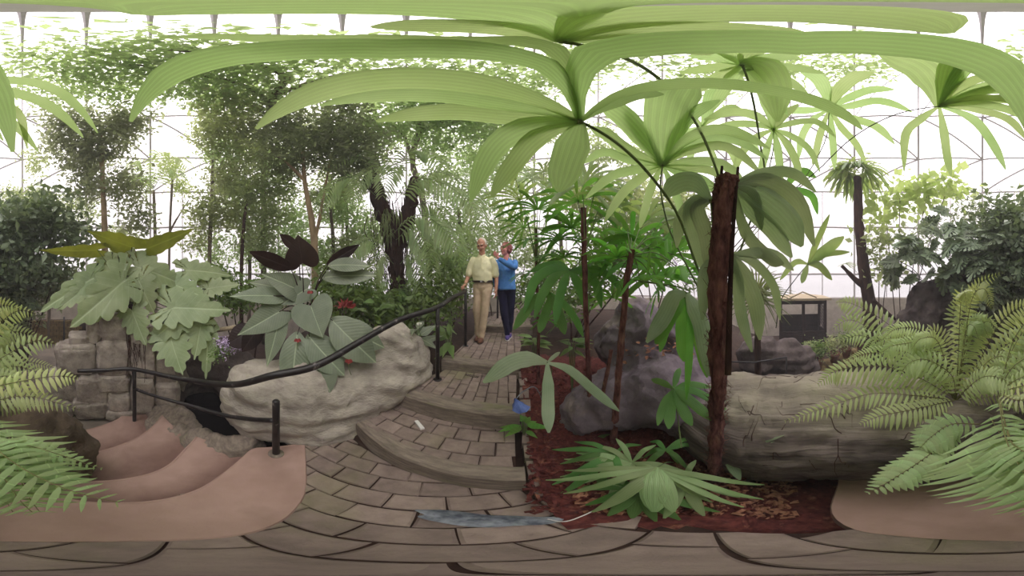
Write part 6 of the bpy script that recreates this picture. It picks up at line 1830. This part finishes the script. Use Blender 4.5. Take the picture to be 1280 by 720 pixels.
def head(T, body, root, c, yaw, pitch, hair, skin_eye, bald, k=1.08):
    """Skull, jaw, nose, ears and neck go into the body; eyes, mouth and hair are its parts. C: centre of the head."""
    M = Matrix.Rotation(yaw, 3, 'Z') @ Matrix.Rotation(pitch, 3, 'X')
    W = lambda x, y, z: c + M @ (V(x, y, z) * k)

    def el(mb, p, s):
        q = MB().blob(V(0, 0, 0), s, 3, 0)
        mb.add([c + M @ ((Vector(v) + V(*p)) * k) for v in q.v], q.f)
    el(body, (0, 0.012, 0.03), (0.076, 0.096, 0.092))
    el(body, (0, -0.012, -0.035), (0.062, 0.078, 0.078))
    el(body, (0, -0.045, -0.085), (0.036, 0.036, 0.030))
    el(body, (0, -0.098, -0.022), (0.013, 0.020, 0.022))
    el(body, (0, -0.092, 0.002), (0.009, 0.014, 0.030))
    el(body, (0, -0.080, 0.028), (0.055, 0.018, 0.012))
    for s in (-1, 1):
        el(body, (s * 0.078, 0.012, -0.012), (0.012, 0.022, 0.034))
        el(body, (s * 0.036, -0.072, -0.03), (0.022, 0.018, 0.020))
        e = MB()
        el(e, (s * 0.031, -0.085, 0.010), (0.012, 0.008, 0.008))
        obj('eye', e, skin_eye, root)
        e = MB()
        el(e, (s * 0.031, -0.092, 0.032), (0.018, 0.006, 0.005))
        obj('eyebrow', e, hair, root)
    e = MB()
    el(e, (0, -0.089, -0.062), (0.024, 0.008, 0.007))
    obj('mouth', e, 'lip', root)
    h = MB()
    if bald:                                    # a white fringe round a high forehead
        q = MB().blob(V(0, 0.024, 0.034), (0.084, 0.096, 0.090), 4, 0.05, 9, 3)
        keep = [i for i, v in enumerate(q.v) if v[2] > -0.06 and (v[1] > (-0.03 if v[2] > 0.0 else 0.02) and abs(v[0]) > 0.05 or v[1] > 0.0 or v[2] > 0.098 - 0.3 * (v[1] + 0.06))]
    else:
        q = MB().blob(V(0, 0.022, 0.02), (0.094, 0.108, 0.112), 4, 0.08, 7, 5)
        keep = [i for i, v in enumerate(q.v) if v[1] > -0.035 or v[2] > 0.075]
    ks = {a: b for b, a in enumerate(keep)}
    h.add([c + M @ (Vector(q.v[i]) * k) for i in keep], [tuple(ks[i] for i in f) for f in q.f if all(i in ks for i in f)])
    obj('hair', h, hair, root)


def man(T, body, top, low, root):
    # legs: trousers
    limb(low, [T(-0.095, 0.01, 0.92), T(-0.085, -0.05, 0.50), T(-0.075, -0.02, 0.085)], [0.098, 0.074, 0.062], flat=1.0)
    limb(low, [T(0.095, 0.01, 0.92), T(0.055, -0.10, 0.50), T(0.0, -0.12, 0.095)], [0.098, 0.076, 0.064])
    ell(low, T(0, 0.015, 0.92), (0.185, 0.125, 0.12))
    ell(low, T(0, 0.01, 0.99), (0.172, 0.120, 0.10))
    # polo shirt with short sleeves
    loft(top, [(T(0, 0.005 - (z - 1.0) * 0.03, z), a, b) for z, a, b in ((0.985, 0.170, 0.120), (1.02, 0.182, 0.130), (1.12, 0.190, 0.138), (1.22, 0.194, 0.134), (1.30, 0.196, 0.126), (1.36, 0.185, 0.112), (1.41, 0.14, 0.09), (1.44, 0.08, 0.07))])
    limb(top, [T(-0.165, -0.01, 1.37), T(-0.225, -0.005, 1.24), T(-0.245, -0.005, 1.13)], [0.072, 0.068, 0.070])
    limb(top, [T(0.165, -0.01, 1.37), T(0.222, 0.0, 1.24), T(0.238, 0.0, 1.12)], [0.072, 0.068, 0.070])
    limb(top, [T(0, -0.02, 1.40), T(0, -0.035, 1.47)], [0.080, 0.062])
    # body inside: neck, head, arms, hands, shins, feet
    limb(body, [T(0, -0.01, 1.38), T(0, -0.05, 1.52)], [0.066, 0.056])
    limb(body, [T(0, 0, 0.97), T(0, -0.01, 1.34)], [0.085, 0.085])
    hc = T(0, -0.075, 1.615)
    head(T, body, root, hc, R(-6), R(24), 'hair_white', 'eye_dark', True)
    limb(body, [T(-0.165, -0.01, 1.36), T(-0.245, -0.005, 1.13), T(-0.295, -0.10, 0.95)], [0.050, 0.043, 0.030])
    hand(body, T(-0.295, -0.10, 0.955), V(-0.12, -0.75, -0.35), V(0.2, 0.2, -1), 0.75, 1.05, -1)
    limb(body, [T(0.165, -0.01, 1.36), T(0.245, 0.01, 1.11), T(0.25, -0.05, 0.875)], [0.050, 0.042, 0.029])
    hand(body, T(0.25, -0.05, 0.88), V(-0.02, -0.12, -1), V(-1, 0.2, 0), 0.35, 1.05, 1)
    for a, b, an in ((-0.095, -0.085, T(-0.075, -0.02, 0.09)), (0.095, 0.055, T(0.0, -0.12, 0.10))):
        limb(body, [T(a, 0.01, 0.95), T(b, -0.05 if a < 0 else -0.09, 0.5), an], [0.07, 0.045, 0.034])
        limb(body, [an, an + V(0, -0.02, -0.04), an + V(0, -0.11, -0.065)], [0.038, 0.036, 0.028])
    bo = remeshed(body, 0.0075, 3)
    obj('body', bo, 'skin', root)
    sh = obj('shirt', remeshed(top, 0.012, 5, 0.008, 6.0, 0, 2), 'cloth_yellow', root)
    col = MB()
    for s in (-1, 1):
        col.blade(T(0, -0.098, 1.405), T(s * 0.075, -0.075, 1.455), V(s * .2, -1, .3), 0.05, OVAL, 0.0, 0.1, 2)
    obj('collar', col, 'cloth_yellow', sh)
    pl = MB()
    pl.box(T(0, -0.135, 1.31), (0.022, 0.012, 0.16))
    obj('placket', pl, 'cloth_yellow', sh, False)
    obj('trousers', remeshed(low, 0.012, 5, 0.012, 5.0, 0, 6), 'cloth_khaki', root)
    be = MB()
    ring = [T(0.183 * math.cos(a), 0.008 + 0.130 * math.sin(a), 1.005 + 0.004 * math.sin(a)) for a in [2 * math.pi * i / 40 for i in range(41)]]
    be.ribbon(ring, lambda t: 0.018, lambda t, p: (p - T(0, 0.008, 1.0)).normalized(), 2)
    bt = obj('belt', be, 'leather_dark', root)
    obj('buckle', MB().box(T(0, -0.126, 1.004), (0.04, 0.012, 0.03)), 'glazing_metal', bt, False)
    for an in (T(-0.075, -0.02, 0.09), T(0.0, -0.12, 0.10)):
        s_ = MB()
        b = V(an.x, an.y, loc_m[2])
        s_.blob(b + V(0, -0.07, 0.035), (0.052, 0.135, 0.042), 3, 0.0, flatb=-0.033)
        s_.blob(b + V(0, 0.02, 0.06), (0.045, 0.06, 0.055), 3, 0.0)
        so = obj('shoe', remeshed(s_, 0.01, 2), 'leather_brown', root)
        obj('sole', MB().blob(b + V(0, -0.06, 0.006), (0.056, 0.145, 0.012), 3, 0), 'leather_dark', so)


def woman(T, body, top, low, root):
    limb(low, [T(-0.085, 0.0, 0.88), T(-0.045, -0.02, 0.48), T(0.02, -0.05, 0.09)], [0.10, 0.074, 0.056])
    limb(low, [T(0.085, 0.02, 0.88), T(0.08, 0.04, 0.50), T(0.055, 0.10, 0.10)], [0.10, 0.074, 0.056])
    ell(low, T(0, 0.02, 0.90), (0.175, 0.14, 0.13))
    loft(top, [(T(0, 0.01, z), a, b) for z, a, b in ((0.86, 0.186, 0.150), (0.92, 0.186, 0.152), (1.0, 0.176, 0.142), (1.1, 0.168, 0.138), (1.2, 0.174, 0.136), (1.28, 0.176, 0.122), (1.34, 0.165, 0.105), (1.385, 0.12, 0.085), (1.41, 0.07, 0.065))])
    limb(top, [T(0.155, 0.0, 1.34), T(0.13, -0.18, 1.24), T(-0.10, -0.26, 1.36)], [0.066, 0.056, 0.040])
    limb(top, [T(-0.155, 0.0, 1.34), T(-0.20, -0.03, 1.14), T(-0.19, -0.10, 0.93)], [0.066, 0.056, 0.042])
    limb(top, [T(0, 0, 1.38), T(0, 0, 1.44)], [0.075, 0.058])
    limb(body, [T(0, 0.0, 0.95), T(0, 0.0, 1.32), T(0, -0.005, 1.50)], [0.09, 0.075, 0.050])
    head(T, body, root, T(-0.01, -0.01, 1.585), R(-48), R(-6), 'hair_auburn', 'eye_dark', False)
    limb(body, [T(0.155, 0.0, 1.34), T(0.13, -0.18, 1.24), T(-0.14, -0.265, 1.395)], [0.046, 0.040, 0.026])
    hand(body, T(-0.135, -0.265, 1.392), V(-0.6, 0.15, 0.75), V(0.3, 0.9, 0.1), 0.35, 0.95, 1)
    limb(body, [T(-0.155, 0.0, 1.34), T(-0.20, -0.03, 1.14), T(-0.19, -0.11, 0.90)], [0.046, 0.040, 0.026])
    hand(body, T(-0.19, -0.11, 0.905), V(0.02, -0.1, -1), V(1, 0.2, 0), 0.35, 0.95, -1)
    for h, k, an in ((-0.085, -0.045, T(0.02, -0.05, 0.09)), (0.085, 0.08, T(0.055, 0.10, 0.10))):
        limb(body, [T(h, 0.01, 0.92), T(k, -0.02 if h < 0 else 0.04, 0.49), an], [0.07, 0.042, 0.032])
        limb(body, [an, an + V(0, -0.02, -0.04), an + V(0, -0.10, -0.065)], [0.034, 0.032, 0.026])
    obj('body', remeshed(body, 0.0075, 3), 'skin_pink', root)
    obj('jumper', remeshed(top, 0.012, 5, 0.008, 6.0, 0, 3), 'cloth_blue', root)
    obj('trousers', remeshed(low, 0.012, 5, 0.008, 5.0, 0, 7), 'cloth_navy', root)
    for an, rise in ((T(0.02, -0.05, 0.09), 0), (T(0.055, 0.10, 0.10), 0.0)):
        s_ = MB()
        b = V(an.x, an.y, loc_w[2] + rise)
        s_.blob(b + V(0, -0.06, 0.035), (0.047, 0.122, 0.042), 3, 0.0, flatb=-0.033)
        s_.blob(b + V(0, 0.02, 0.055), (0.042, 0.055, 0.052), 3, 0.0)
        so = obj('shoe', remeshed(s_, 0.01, 2), 'shoe_purple', root)
        obj('sole', MB().blob(b + V(0, -0.05, 0.006), (0.051, 0.130, 0.012), 3, 0), 'white_paint', so)


loc_m = A(603, 3.12, Z3 + 0.005)
loc_w = A(633, 3.22, Z3 + 0.005)
person(loc_m, 'elderly person in pale yellow polo shirt and khaki trousers holding the handrail, head bowed', man)
person(loc_w, 'person in blue jumper and dark trousers raising a hand to the face', woman)
